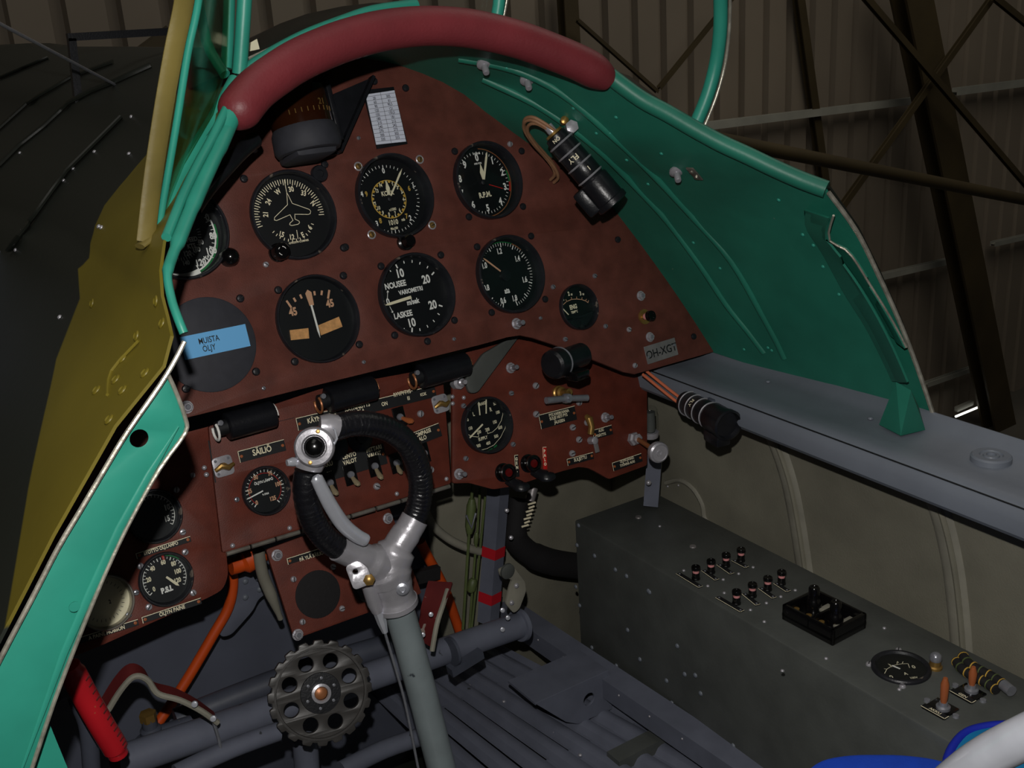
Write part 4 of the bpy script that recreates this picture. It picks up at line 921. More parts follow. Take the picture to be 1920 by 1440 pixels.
# right board
rb,c = board('right_control_board','brown lower right board with the brake gauge and small taps',[(849,690),(849,906),(880,905),(925,917),(965,911),(1010,896),(1058,882),(1085,875),(1103,877),(1118,884),(1142,898),(1213,872),(1213,690),(1000,560),(960,560)],WL,HR,rd=3)
scr(rb,c,WL,'rivet_steel',[cB(38,292),cB(135,300),cB(40,350)],'rivet'); scr(rb,c,WL,'steel',[cB(750,198),cB(753,442),cB(1120,342),cB(1066,555),cB(1062,778),cB(1120,660),cB(1190,513)],s=1.25)
scr(rb,c,WL,'stud',[cB(535,45),cB(1345,470),cB(92,955)],'bolt')
placard('placard','black placard reading PYS.VARM.HANA SULJE HETI PYS JÄLKEEN',cB(783,510),cB(1092,428),27,WL,[('PYS.VARM.HANA',*cB(952,430),5.4),('SULJE HETI PYS',*cB(948,467),5.4),('JÄLKEEN',*cB(955,503),5.4)])
placard('placard','black placard reading AUKI PYSÄYTYS beside the brass tap',cB(1240,620),cB(1405,572),18,WL,[('AUKI',*cB(1312,580),4.8),('PYSÄYTYS',*cB(1308,617),4.8)])
placard('placard','black placard reading SULJETTU under the brass tap',cB(1018,856),cB(1243,795),13,WL,[('SULJETTU',*cB(1135,826),6)])
placard('placard','black placard reading ÖLJYN JÄÄHD. TYÖNNÄ AUKI under the silver knob',cB(1408,895),cB(1658,810),16,WL,[('ÖLJYN JÄÄHD.',*cB(1535,832),4.6),('TYÖNNÄ AUKI',*cB(1537,862),4.6)])
def vplac(label,x0,y0,x1,y1,wpx,t,m,col):
    A = pan(x0,y0,WL); B = pan(x1,y1,WL); cc = (A+B)/2; L = (A-B).length; w_ = wpx*.5; o = thing('placard',label,'placard',MP@T(cc.x,cc.y,WL)@Matrix.Rotation(math.atan2(A.y-B.y,A.x-B.x)-PI/2,4,'Z'))
    MB().box((0,0,.4),(w_,L,.8),.1).build('plate',m,o); mk = MB(); mk.line((-w_/2,L/2-.3),(w_/2,L/2-.3),.6,.9); mk.line((-w_/2+.3,L/2),(-w_/2+.3,0),.6,.9)
    for i,ch in enumerate(t): text(mk,ch,0,L*.32-i*L*.78/len(t),3.0,.9,0,0,.9,.04)
    mk.build('lettering',['cream'],o,smooth=10)
vplac('red vertical placard reading PALO between the black knobs and the tap',1020,838,1022,880,10,'PALO','mark_red',0)
vplac('narrow black vertical placard between the two black knobs',967,853,970,894,10,'GEN.','black_matt',0)
def fireknob(label,bx,by,lx,ly):
    q = pan(bx,by,WL); o = thing('press_knob',label,'knob',MP@T(q.x,q.y,WL),None)
    MB().lathe([(10,0),(10,1),(8.4,1.5),(8.4,8),(9.2,9),(9.2,12),(7.6,13),(5.6,13),(5,11),(0,11)],28).build('housing','bakelite',o); MB().lathe([(4.4,11),(4.4,12),(0,12.4)],16).build('red_button','red_dark',o)
    e = pan(lx,ly,WL+22)-q; P = [V((0,-8,6)),V((e.x*.6,e.y*.8,16)),V((e.x,e.y,22)),V((e.x*1.6+5,e.y-.5,24))]
    MB().tube(smoothpts(P,3),[5,5.5,6,6.5,7,7,6.5,6,5,3.5],12,flat=.5).build('guard_lever','black',o)
fireknob('black press knob with a red centre, left of the pair',943,886,978,913); fireknob('black press knob with a red centre, beside the red placard',990,869,1026,894)
q = pan(1046,737,WL); o = thing('tee_handle','steel T handle on a brass boss above the PYS placard','handle',MP@T(q.x,q.y,WL))
MB().lathe([(8,0),(8,3),(6.5,4),(6.5,8),(4,9),(4,22),(0,22)],20).build('brass_boss','brass',o)
e = pan(1063,747,WL+24)-q; A = pan(1024,751,WL+24)-q; B = pan(1101,746,WL+24)-q
MB().tube([(A.x,A.y,24),(e.x,e.y,24),(B.x,B.y,24)],[3.8,3.5,3.8],14).build('cross_bar','steel',o); MB().lathe([(5.4,20),(5.4,28),(4.6,29),(2.6,29),(2.6,31),(0,31)],8,M=T(e.x,e.y)).build('hub_nut','steel',o); MB().cyl((0,0,18),(e.x,e.y,24),4,12).build('stem','brass',o)
q = pan(1102,800,WL); o = thing('brass_tap','small brass tap with a pale lever beside the AUKI placard','tap',MP@T(q.x,q.y,WL))
MB().tube([(0,12,2),(0,9,6),(0,0,7),(-2,-8,5)],[3,4.5,3.5,4],12).build('body','brass',o); MB().lathe([(4.5,0),(4.5,9),(3,10),(0,10)],8,M=T(-1,-16)).build('nut','alu',o); MB().box((0,-25,7),(6,10,1.5),.5).build('lever','plate_metal',o)
q = pan(1186,823,WL); o = thing('pull_knob','round silver pull knob at the right end of the lower board','knob',MP@T(q.x,q.y,WL)); e = pan(1238,850,WL+62)-q
MB().lathe([(8,0),(8,5),(6,7),(6,11),(4,12),(0,12)],6).build('collar_nut','alu',o); MB().cyl((0,0,8),(e.x*.75,e.y*.75,48),2.8,12).build('rod','copper',o)
MK_ = axisM((e.x*.7,e.y*.7,44),(e.x*.3,e.y*.3,18)); MB().lathe([(5,0),(7,3),(7,9),(11.5,11),(12,14),(11.5,17),(9.5,18.5),(8.8,17.8),(4,17.8),(3.6,19),(2,19),(1.6,17.5),(0,17.5)],36).xf(MK_).build('knob_head','alu',o)
# registration plate, push button, white correction card, top compass
A = pan(1199,662,WP); B = pan(1281,635,WP); q = pan(1239,658,WP); o = thing('registration_plate','stamped metal plate reading OH-XGT at the right corner of the panel','plate',MP@T(q.x,q.y,WP)@Matrix.Rotation(math.atan2(pan(1275,642,WP).y-pan(1202,665,WP).y,pan(1275,642,WP).x-pan(1202,665,WP).x),4,'Z'))
MB().box((0,0,.6),(47,20,1.2),.4).build('plate','plate_metal',o,smooth=20); mk = MB(); text(mk,'OH-XGT',0,0,8.5,1.35,0,0,.95,.005); mk.build('lettering','black_matt',o,smooth=10)
for x in (-20.5,20.5): MB().lathe([(1.8,1),(1.6,2),(0,2.4)],12,M=T(x,-2 if x < 0 else 2)).build('rivet','steel',o)
q = pan(1208,594,WP); o = thing('push_button','black and red push button standing out of the panel, right of ENG TEMP','button',MP@T(q.x,q.y,WP)); MB().lathe([(8.5,0),(8.5,1),(5.5,1.2),(5.5,.2),(3.6,.2),(3.6,7),(0,7)],24).build('bush','brass',o); MB().lathe([(3.7,2),(3.7,8)],18).build('red_band','pink',o); MB().lathe([(5.6,8),(5.6,13),(4.8,14),(3,14),(2.6,13.4),(0,13.4)],24).build('cap','bakelite',o)
cq = [pan(*p,WP+3) for p in ((686,177),(740,169),(762,265),(706,271))]; mid = sum(cq,V((0,0)))/4
o = thing('correction_card','white handwritten compass correction card in a black holder at the top of the panel','card',MP@T(mid.x,mid.y,WP))
mb = plate([[(p.x*1.02-1.2,p.y*1.03-.8) for p in [q-mid for q in [pan(*p,WP) for p in ((682,170),(738,164),(763,267),(708,276))]]]],0,1.8,.2); mb.build('holder','black',o)
q4 = [p-mid for p in cq]; MB().add([(p.x,p.y,2.0) for p in q4]+[(p.x,p.y,2.5) for p in q4],[(3,2,1,0),(4,5,6,7),(0,1,5,4),(1,2,6,5),(2,3,7,6),(3,0,4,7)]).build('paper','paper',o,smooth=10)
mk = MB(); L_ = ['20','60','90','120','150','180','210','240','270','300','330']; R__ = ['305','61','90,5','121','150,5','181','212','242','273','303','333']
tl,tr,br_,bl_ = q4
for i in range(12):
    t = (i+.6)/12.3; a_ = tl.lerp(bl_,t); b_ = tr.lerp(br_,t); mk.line(a_,b_,.3,2.6)
    if i < 11:
        t2 = (i+1.15)/12.3; a2 = tl.lerp(bl_,t2); b2 = tr.lerp(br_,t2); r_ = math.degrees(math.atan2(b2.y-a2.y,b2.x-a2.x))
        for s_,f_ in ((L_[i],.26),(R__[i],.74)): p = a2.lerp(b2,f_); text(mk,s_,p.x,p.y,2.6,2.6,0,r_,.8)
mk.line((tl+tr)/2,(bl_+br_)/2,.35,2.6); mk.build('handwriting','ink',o,smooth=10)
# magnetic compass hanging under the pad
q = pan(566,226,WP+40); Cc = MP@V((q.x,q.y,WP+40)); o = thing('magnetic_compass','black drum compass with amber bowl tucked under the left of the red pad','compass',MP@T(q.x,q.y,0))
MB().lathe([(27,-24),(29,-20),(30,-6),(28,-2),(24,-1),(24,-24)],36,M=Matrix.Rotation(-PI/2,4,'X')@T(0,0,0)).xf(T(0,-30,34)@Matrix.Rotation(PI,4,'X')).build('lower_ring','disc_grey',o)
MB().lathe([(26,-26),(27,-10),(27,12),(25,24),(0,26)],40).xf(T(0,0,34)@Matrix.Rotation(PI/2,4,'X')).build('bowl','amber_glass',o)
mk = MB()
for i in range(9):
    a = -.75+i*.2; mk.add([(27.3*math.sin(a)-.4,2,34+27.3*math.cos(a)),(27.3*math.sin(a)+.4,2,34+27.3*math.cos(a)),(27.3*math.sin(a)+.4,6,34+27.3*math.cos(a)),(27.3*math.sin(a)-.4,6,34+27.3*math.cos(a))],[(0,1,2,3)])
tm = MB(); text(tm,'21',0,0,5,0); tm.xf(T(10,9.5,34+25.8)@Matrix.Rotation(.36,4,'Y')); mk.join(tm)
mk.build('card_marks','brass',o,smooth=10)
bk = MB().box((0,-24,30),(40,20,44),5); bk.build('lower_housing','disc_grey',o)
MB().box((30,8,22),(5,60,40),1).build('side_bracket','black',o); a_ = pan(690,150,WP+2)-q; b_ = pan(628,290,WP+2)-q
MB().beam((a_.x,a_.y,6),(b_.x,b_.y,6),3,10,(1,0,0)).build('stay','black',o)
wb = [pan(*p,WP+1)-q for p in ((690,150),(630,292),(600,298),(620,180))]
MB().add([(p.x,p.y,1) for p in wb]+[(p.x,p.y,3) for p in wb],[(3,2,1,0),(4,5,6,7),(0,1,5,4),(1,2,6,5),(2,3,7,6),(3,0,4,7)]).build('back_plate','black',o,smooth=10)
for px_,py_ in ((626,282),(612,272)): p = pan(px_,py_,WP+3)-q; fit('small',o,p.x,p.y,3,'screw',s=1.3)
for x,z in ((-8,53),(9,53)): MB().lathe([(2,0),(1.8,1),(0,1.2)],12,M=T(x,-24,52)).build('screw','steel',o)
# small shrouded lamps under the big board
def tube_lamp(label,xa,ya,xb,yb,ring='white'):
    w = WL+20; A = pan(xa,ya,w); B = pan(xb,yb,w); cc = (A+B)/2; L = (B-A).length/2; a = math.atan2(B.y-A.y,B.x-A.x)
    o = thing('shrouded_lamp',label,'lamp',MP@T(cc.x,cc.y,w)@Matrix.Rotation(a,4,'Z'),None); X = Matrix.Rotation(PI/2,4,'Y')
    MB().lathe([(11,-L),(12.5,-L+1),(12.5,L-1),(11.5,L),(0,L)],28,M=X).build('shroud','black',o)
    MB().lathe([(7,-L-9),(7,-L),(0,-L+.1)],20,M=X).build('socket','black_matt',o)
    MB().tube([(L+1,9*math.cos(t),9*math.sin(t)) for t in [i*PI/7 for i in range(-4,5)]],1.1,8).build('end_ring',ring,o)
    MB().tube([(-L-10,-2+8*math.cos(t),8*math.sin(t)) for t in [i*PI/7+PI/2 for i in range(-2,9)]],1.2,8).build('wire_loop',ring,o); MB().lathe([(2.5,0),(2.5,3),(0,3.4)],10,M=T(-L-7,5,7)).build('screw','steel',o)
tube_lamp('black shrouded lamp over the SÄILIÖ placard, first of three under the board',424,800,512,776)
tube_lamp('black shrouded lamp over the KÄYNNISTYS placard, middle of three',614,750,700,727,'copper')
tube_lamp('black shrouded lamp left of the grey strut, last of three',788,706,874,682,'copper')
# grey strut
A = MP@V((*pan(956,600,WP-14),WP-14)); B = MP@V((*pan(872,722,WL+9),WL+9)); c_ = (A+B)/2
sp = [pan(*p,WL+8) for p in ((968,628),(905,665),(872,712),(880,736),(893,735),(968,634),(990,600),(950,600))]
q = sum(sp,V((0,0)))/len(sp); o = thing('strut','flattened grey metal strut behind the notch of the big board','strut',MP@T(q.x,q.y,WL+5)); plate([rounded([p-q for p in sp],4)],0,5,1).build('bar','console',o)
p = pan(866,717,WL+12)-q; MB().lathe([(7,-6),(7,2),(4,3),(4,8),(2.5,9),(2.5,14),(0,14)],8,M=T(p.x,p.y)).build('end_bolt','alu',o)

# ================================================================== SPADE GRIP AND COLUMN
GY = -160
gp = lambda x,y,yy=GY: at(x,y,1,yy)
GO = gp(690,920); st = thing('control_column','grey control column with a black leather bound ring grip','control column',T(*GO))
def ring(pts, k=8, r=10.4):
    P = smoothpts([gp(*q)-GO for q in pts],k); Q = []; R = []
    L = 0; 
    for a_,b_ in zip(P,P[1:]):
        n_ = max(1,int((b_-a_).length/1.1))
        for j in range(n_): Q.append(a_.lerp(b_,j/n_)); R.append(r*(1+.025*math.sin(len(Q)*2.1)+random.uniform(-.008,.008)))
    return Q,R
gm = MB(); 
for pts in ([(622,805),(655,795),(692,795),(730,806),(762,830),(782,868),(789,908),(784,950),(770,985)],[(577,882),(573,915),(578,950),(592,985),(614,1012),(640,1030)]):
    Q,R = ring(pts); gm.tube(Q,R,22)
gm.build('grip_binding','leather_black',st)
sm = MB()
for pts in ([(650,793),(700,797),(740,812),(768,845),(786,890),(788,930),(776,978)],[(573,900),(577,945),(592,980),(616,1008),(636,1024)]):
    Q,R = ring(pts,8); 
    for i in range(0,len(Q)-1,3):
        t = (Q[i+1]-Q[i]).normalized(); v = V((0,-1,0)); c_ = Q[i]+v*9.9; s_ = t.cross(v); sm.tube([c_-s_*2.2-t,c_,c_+s_*2.2+t],[.35,.6,.35],5)
sm.build('stitching','leather_black',st)
# button head at the upper left
hd = gp(590,838,GY-6)-GO; dv = (CAM-(hd+GO)).normalized(); dv = (dv+V((-.05,0,.0))).normalized()
MH = axisM(hd-dv*12,dv); MB().lathe([(10,-4),(15,0),(16,14),(15.5,20),(14,22),(10,22.6),(9,21.5),(8.6,18),(0,18)],36,M=MH).build('button_head','alu',st)
MB().lathe([(8.6,16),(8.3,21),(6,24),(3,25.2),(0,25.6)],28,M=MH).build('firing_button','bakelite',st)
for a in (70,250): MB().lathe([(1.8,21),(1.6,23.4),(0,23.8)],12,M=MH@Matrix.Rotation(R_(a),4,'Z')@T(12.4,0,0)).build('screw','brass',st)
MB().tube([gp(600,800,-158)-GO,gp(614,800)-GO,gp(626,803)-GO],[9,10.6,11.4],18).build('upper_ferrule','alu',st)
MB().tube([gp(582,862)-GO,gp(578,878)-GO],[12.5,11.2],18).build('lower_ferrule','alu',st)
MB().tube([(gp(614,796)-GO)+V((0,-9,0)),gp(628,806,-176)-GO,gp(632,822,-178)-GO,gp(624,838,-178)-GO],.9,8).build('clip','alu_bright',st)
MB().tube([gp(560,866,-158)-GO,gp(548,866,-160)-GO,gp(538,868,-160)-GO],[3.4,3.8,2.6],12).build('lever_tail','alu_bright',st)
# forked casting
fk = MB()
fk.tube(smoothpts([gp(778,972)-GO,gp(765,995)-GO,gp(746,1024)-GO,gp(734,1055)-GO,gp(730,1080)-GO],5),[12.2]*6+[13]*5+[17]*5+[18.5]*5,24)
fk.tube(smoothpts([gp(634,1026)-GO,gp(660,1038)-GO,gp(690,1048)-GO,gp(716,1062)-GO,gp(728,1084)-GO],5),[11.8]*6+[12.2]*5+[15]*5+[18.5]*5,24)
fk.tube([gp(700,1034)-GO,gp(722,1044)-GO,gp(742,1034)-GO],[6,12,6],16)
fk.tube(smoothpts([gp(722,1058)-GO,gp(731,1085)-GO,gp(738,1110)-GO,gp(742,1128)-GO],4),[15]*3+[18]*4+[17]*4+[18.6]*2,28); fk.build('forked_casting','alu',st,smooth=60)
MB().tube([gp(741,1126)-GO,gp(743,1134)-GO],[19.6,19.6],28).build('collar_ring','alu',st)
b0 = gp(754,1103,GY-17)-GO; MB().lathe([(6.2,0),(6.2,2),(5,2.6),(5,6),(2.6,6.4),(2.4,4.5),(0,4.5)],18,M=axisM(b0,dv)).build('bolt','steel',st)
bx = gp(672,1075,GY-14)-GO; Mb = axisM(bx,dv)@Matrix.Rotation(R_(14),4,'Z')
mbk = plate([rounded([V(p) for p in ((-9,-13),(9,-13),(10,2),(4,12),(-9,11))],4),circ(-2,3,3.2,20)],-8,3,.6); mbk.xf(Mb@Matrix.Scale(.85,4)).build('lever_bracket','alu',st)
b1 = gp(692,1086,GY-18)-GO; MB().lathe([(5,0),(5,5),(3,6),(0,7)],6,M=axisM(b1,dv)).build('nut','brass',st)
MB().tube([gp(690,1095,GY-4)-GO,gp(702,1130,GY-4)-GO,gp(708,1146,GY-4)-GO],[6,6.5,5],14).build('cable_stop','alu',st)
MB().tube([gp(708,1142,GY-4)-GO,gp(716,1166,GY-3)-GO,gp(722,1185,GY-2)-GO],[5,4.4,2.6],8).build('cable_end','alu_bright',st)
MB().tube(smoothpts([gp(720,1180,GY-2)-GO,gp(742,1255,GY+4)-GO,gp(760,1320,GY+10)-GO,gp(784,1440,GY+16)-GO],5),1.3,8).build('cable','steel',st)
# brake lever
lp = [(592,893),(606,922),(624,955),(645,985),(668,1004),(688,1014)]; L1 = [gp(*q,GY-14)-GO for q in lp]
MB().tube(smoothpts(L1,5),[3.0]+[5.2+1.0*math.sin(i/25*PI) for i in range(24)]+[4.5],14,flat=.7,up=(0,1,0)).build('brake_lever','alu_bright',st)
MB().tube([gp(743,1125)-GO,gp(765,1200,GY+3)-GO,gp(792,1300,GY+8)-GO,gp(838,1480,GY+16)-GO,gp(874,1640,GY+22)-GO],[13.2,13.4,13.6,13.8,13.8],32).build('column_tube','grey_tube',st)

# ================================================================== RIGHT SIDE LAMPS
def cockpit_lamp(label, A, B, r, up, wires, bracket=None):
    d = (B-A); L = d.length; M_ = axisM(A,d,up); o = thing('cockpit_lamp',label,'lamp',M_)
    MB().lathe([(r*.55,0),(r*.8,1),(r*.82,L*.06),(r*.85,L*.1),(r*.92,L*.12),(r*.92,L*.42),(r*.96,L*.44),(r*.96,L*.6),(r*.9,L*.62),(r*.9,L*.66)],32).build('barrel','black',o,smooth=35)
    for f,rr in ((.115,.95),(.255,.945),(.425,.975),(.6,.985)): MB().lathe([(r*rr,L*f-.9),(r*rr+.7,L*f),(r*rr,L*f+.9),(r*.8,L*f)],32,closed=True).build('band','alu',o)
    MB().lathe([(r*1.02,L*.64),(r*1.08,L*.66),(r*1.08,L*.93),(r*1.16,L*.94),(r*1.16,L),(r*1.0,L+1),(r*.9,L-4),(0,L-4)],36).build('hood','black',o,smooth=35)
    MB().box((-r*.2,-r*1.25,L*.8),(r*1.2,r*.9,L*.32),2.5).build('shutter_box','black',o)
    MB().cyl((0,0,-L*.12),(0,0,1),r*.33,14).build('cable_sleeve','alu',o)
    MB().lathe([(r*.62,-2.5),(r*.66,0),(r*.5,.6)],24).build('end_cap','brass',o)
    inv_ = M_.inverted()
    for P in wires: MB().tube(smoothpts([inv_@p for p in P],5),1.7,8).build('wire','wire_brown' if 'upper' in label else 'wire_orange',o)
    return o,inv_,L
A = at(1040,252,1,-72); B = at(1150,382,1,-112)
wpx = [(1040,252),(1022,238),(1000,226),(985,228),(983,243),(1000,270),(1018,290),(1034,310),(1040,327),(1032,337)]
W1 = [at(*q,1,y) for q,y in zip(wpx,(-72,-68,-60,-50,-40,-30,-22,-18,-12,-2))]; W2 = [p+V((3.5,-1,-3.5)) for p in W1]; W3_ = [p+V((-1,-2,3)) for p in W1[:7]]+[p+V((2,0,1)) for p in W1[7:]]
lo,inv_,L_ = cockpit_lamp('black ringed upper cockpit lamp clipped to the green side wall with brown wires',A,B,14.2,(0,0,1),[W1,W2,W3_])
br1 = [inv_@p for p in (at(1054,232,1,-60),at(1070,232,1,-60),at(1085,218,1,-66),at(1102,226,1,-70))]
MB().tube(br1,[4,4,3.5,4],10,flat=.4).build('bracket','black',lo)
for q,r_ in (((1072,238),6.5),((1102,222),4.2),((1058,226),4)):
    p = inv_@at(*q,1,-78 if r_ > 6 else -70); nn_ = inv_.to_3x3()@dv; MB().lathe([(r_,-3),(r_,2.5),(r_*.5,3.4),(0,3.4)],6 if r_ > 6 else 10,M=axisM(p,nn_)).build('bracket_bolt','alu' if r_ > 6 else 'brass',lo)
mk = MB()
for s_,zf,a_ in (('FLY',.335,-1.1),('I',.51,-.75),('OFF',.06,-1.25)):
    tm = MB(); text(tm,s_,0,0,4.2,0); r_ = 13.7; tm.xf(T(r_*math.sin(a_)*-1*-1,0,0)@T(0,0,0)); 
# lettering bands on the barrel, wrapped round it
def wrap(o,s_,L,zf,r,h,th0,m='cream'):
    tm = MB(); text(tm,s_,0,0,h,0); tm.v = [V((r*math.cos(th0+p.x/r), r*math.sin(th0+p.x/r), L*zf+p.y)) for p in tm.v]; tm.build('lettering',m,o,smooth=10)
dvl = inv_.to_3x3()@dv; th_ = math.atan2(dvl.y,dvl.x)
wrap(lo,'FLY',L_,.335,14.2*.93,5,th_+.45); wrap(lo,'I',L_,.52,14.2*.975,4.5,th_); wrap(lo,'ON',L_,.06,14.2*.84,3.5,th_+.5)
A = at(1284,752,0,385); B = at(1366,798,0,366)
W1 = [at(1205,690,0,372),at(1232,712,0,376),at(1262,736,0,381),A]; W2 = [p+V((-3,-3,-6)) for p in W1]
l2,inv2,L2 = cockpit_lamp('black lower cockpit lamp with silver bands hanging under the right sill by orange wires',A,B,14.5,(0,0,1),[W1,W2])
dvl = inv2.to_3x3()@dv; wrap(l2,'FLY',L2,.33,14.5*.93,4,math.atan2(dvl.y,dvl.x)+.3)
p = inv2@at(1335,760,0,385); MB().box(p,(8,16,12),2).build('bracket','grey_dark',l2)
A = at(1036,684,1,-88); B = A+V((46,14,-4)); o = thing('map_lamp','stubby black lamp under the notch of the big board, above the T handle','lamp',axisM(A,B-A))
MB().lathe([(0,-3),(12,-2.5),(14.5,0),(15.5,6),(14.8,14),(14,16),(12.5,18),(12.5,52),(0,52)],36).build('lamp_body','black',o,smooth=35)
MB().lathe([(15.2,12),(15.9,13.5),(15.2,15),(14,13.5)],36,closed=True).build('band','steel',o); I3 = o.matrix_world.inverted(); q = axisM(A,B-A).inverted()@(at(1083,702,1,-96)); MB().box(q,(16,10,24),3).build('shutter_box','bakelite',o)

# ================================================================== CONSOLE
CZ = -428
K = lambda x,y,z=CZ: at(x,y,2,z)
c1,c2,c3,c4_ = K(1077,975),K(1795,1400),K(1922,1311),K(1240,941)
AX = (c2-c1); AX.z = 0; AX.normalize(); AN = V((-AX.y,AX.x,0)); 
if AN.x < 0: AN = -AN
Wd = (c4_-c1).dot(AN)+12; Ln = 620; CO = c1.copy(); MC = Matrix((AX,AN,V((0,0,1)))).transposed().to_4x4(); MC.translation = CO
if AX.cross(AN).z < 0: MC = Matrix((AX,AN,V((0,0,1)))).transposed().to_4x4(); MC.translation = CO
con = thing('side_console','long grey box console along the right side wall','console',MC); IC = MC.inverted()
MB().box((Ln/2,Wd/2,-125),(Ln,Wd,250),2.5).build('console_box','console',con,smooth=30)
KL = lambda x,y: IC@K(x,y)
for q in ((1197,970),(1299,1025)): p = KL(*q); MB().lathe([(4,0),(3.6,1.2),(0,1.6)],14,M=T(p.x,p.y,0)).build('dome_screw','plate_metal',con)
for q in ((1282,1070),(1327,1099),(1356,1087),(1385,1076),(1412,1064),(1358,1112),(1407,1144),(1437,1131),(1464,1119),(1491,1107),(1433,1166),(1549,1235),(1658,1178),(1237,987),(1467,1258),(1690,1224),(1686,1293)):
    p = KL(*q); fit('rivet_steel',con,p.x,p.y,0,'rivet',s=.8)
# rivets on the inboard face of the console
def inb(px,py):
    n_ = V((AN.x,AN.y,0)); d_ = ray(px,py); t = n_.dot(c1-CAM)/n_.dot(d_); return IC@(CAM+d_*t)
for q in ((1115,1042),(1154,1068),(1175,1080),(1218,1110),(1177,1181),(1087,1135),(1216,1108),(1270,1211),(1284,1264),(1250,1276),(1200,1236),(1156,1248),(1110,1214),(1260,1318),(1375,1398),(1304,1266),(1314,1300),(1085,985),(1082,1022),(1080,1100)):
    p = inb(*q); MM = Matrix.Translation(p)@Matrix.Rotation(PI/2,4,'X'); fit('rivet',con,0,0,0,'rivet',M=MM,s=1.3)
def strip_c(x0,y0,x1,y1,label,txt):
    a_,b_ = KL(x0,y0),KL(x1,y1); d_ = b_-a_; cc = MC@((a_+b_)/2); L = d_.length; M_ = T(*cc)@(MC.to_3x3().to_4x4())@Matrix.Rotation(math.atan2(d_.y,d_.x),4,'Z')
    o = thing('placard',label,'placard',M_,'small placards beside the circuit breakers'); MB().box((0,3.0,.5),(L,6,1),.15).build('plate','black_matt',o); mk = MB(); mk.line((-L/2,.3),(L/2,.3),.8,1.1); mk.line((L/2-.3,0),(L/2-.3,6),.7,1.1); mk.build('lettering','cream',o,smooth=10)
    for x in (-L/2+2.5,L/2-3): MB().lathe([(1.2,1),(1,1.5),(0,1.6)],10,M=T(x,3.4)).build('rivet','steel',o)
cK = lambda x,y: (1240+x/4.364,980+y/4.364)
LBL = 'small black pale edged placard among the circuit breakers on the console'
for a_,b_ in (((118,425),(305,540)),((325,400),(437,480)),((450,352),(560,430)),((572,318),(685,378)),((440,620),(645,740)),((655,590),(770,685)),((790,545),(905,628)),((915,505),(1022,575))): strip_c(*cK(*a_),*cK(*b_),LBL,'LAMP')
brk = None
names = ['nearest the big board in its row','second','third','last, by the fabric wall']
for i,(x,y) in enumerate(((283,460),(407,408),(530,355),(652,312),(615,662),(745,603),(870,550),(983,500))):
    p = KL(*cK(x,y)); M_ = MC@T(p.x,p.y,0); row = 'forward' if i < 4 else 'rear'; nm = ['inboard end','second from the inboard end','third from the inboard end','outboard end'][i%4]
    lab = f'black circuit breaker button with pink band, {row} row of four, {nm}'
    if brk is None:
        brk = thing('circuit_breaker',lab,'breaker',M_,'circuit breakers on the console')
        MB().lathe([(4.6,0),(4.6,1.5),(4.1,2),(4.1,7.5),(3.4,8)],20).build('barrel','bakelite',brk); MB().lathe([(3.5,7.5),(3.5,11)],20).build('band','pink',brk); MB().lathe([(3.9,10.8),(4.8,11.6),(4.9,14.5),(4.4,15.4),(3.3,15.4),(3,14.8),(0,14.8)],24).build('cap','bakelite',brk)
    else: copy_tree(brk,M_,lab)
# resistor block
a_,b_,e_ = KL(1466,1161),KL(1561,1212),KL(1629,1181); lx = (b_-a_).length; ly = (e_-b_).length; M_ = MC@T(a_.x,a_.y,0)@Matrix.Rotation(math.atan2((b_-a_).y,(b_-a_).x),4,'Z')
o = thing('terminal_block','open black terminal block with two tall knobs on the console','terminal block',M_); H = 17
sy = 1 if (Matrix.Rotation(-math.atan2((b_-a_).y,(b_-a_).x),3,'Z')@(e_-b_)).y > 0 else -1
fr = MB(); fr.box((lx/2,sy*2,H/2),(lx,4,H),.8).box((lx/2,sy*(ly-2),H/2),(lx,4,H),.8).box((2,sy*ly/2,H/2),(4,ly,H),.8).box((lx-2,sy*ly/2,H/2),(4,ly,H),.8).box((lx/2,sy*ly/2,H*.35),(lx,ly,3)).box((lx*.52,sy*ly/2,H*.6),(3,ly,H*.6),.5); fr.build('frame','bakelite',o)
for fx,fy in ((.22,.62),(.72,.5)): MB().lathe([(8,6),(8,16),(6.5,18),(5.5,22),(5.5,30),(4.5,31.5),(3,31.5),(2.6,30.8),(0,30.8)],24,M=T(lx*fx,sy*ly*fy)).build('knob','bakelite',o)
for fx in (.1,.35,.6,.88): MB().lathe([(3,6),(3,10),(0,10.6)],10,M=T(lx*fx,sy*ly*.28)).build('terminal','brass',o)
MB().box((lx*.42,sy*ly*.75,9),(lx*.2,ly*.3,3),.5).join(MB().box((lx*.85,sy*ly*.6,9),(lx*.15,ly*.5,3),.5)).build('contact_strip','canvas_light',o)
# ammeter
p = KL(1689,1253); c_ = (1689,1253); o = thing('ammeter','round black ammeter lying flat in the console top','gauge',MC@T(p.x,p.y,0)@Matrix.Rotation(R_(-0),4,'Z')); rA = 52*depth(K(1689,1253))/FPX
MB().lathe([(rA+1,0),(rA+1,2),(rA,3.2),(rA-2.5,3.2),(rA-4,1.5),(rA-4,.4),(0,.4)],44).build('bezel','bezel',o,smooth=30)
MB().lathe([(rA-4,.3),(rA-4,.6),(0,.6)],40).build('dial_face','dial',o)
cM = lambda x,y: (KL(1560+x/5.333,1180+y/5.333)-p).to_2d()
mk = MB()
ap = [(525,450),(548,405),(600,372),(650,360),(700,352),(760,350)]
for a_,b_ in zip(ap,ap[1:]): mk.line(cM(*a_),cM(*b_),.6,.8)
for a_,b_ in (((548,405),(520,402)),((600,372),(560,350)),((650,360),(650,335)),((700,352),(710,330)),((760,350),(775,392)),((560,350),(600,385))): mk.line(cM(*a_),cM(*b_),.6,.8)
dirx = (cM(1000,470)-cM(500,300)); ax_ = math.degrees(math.atan2(*(reversed((cM(900,350)-cM(400,400))[:]))))
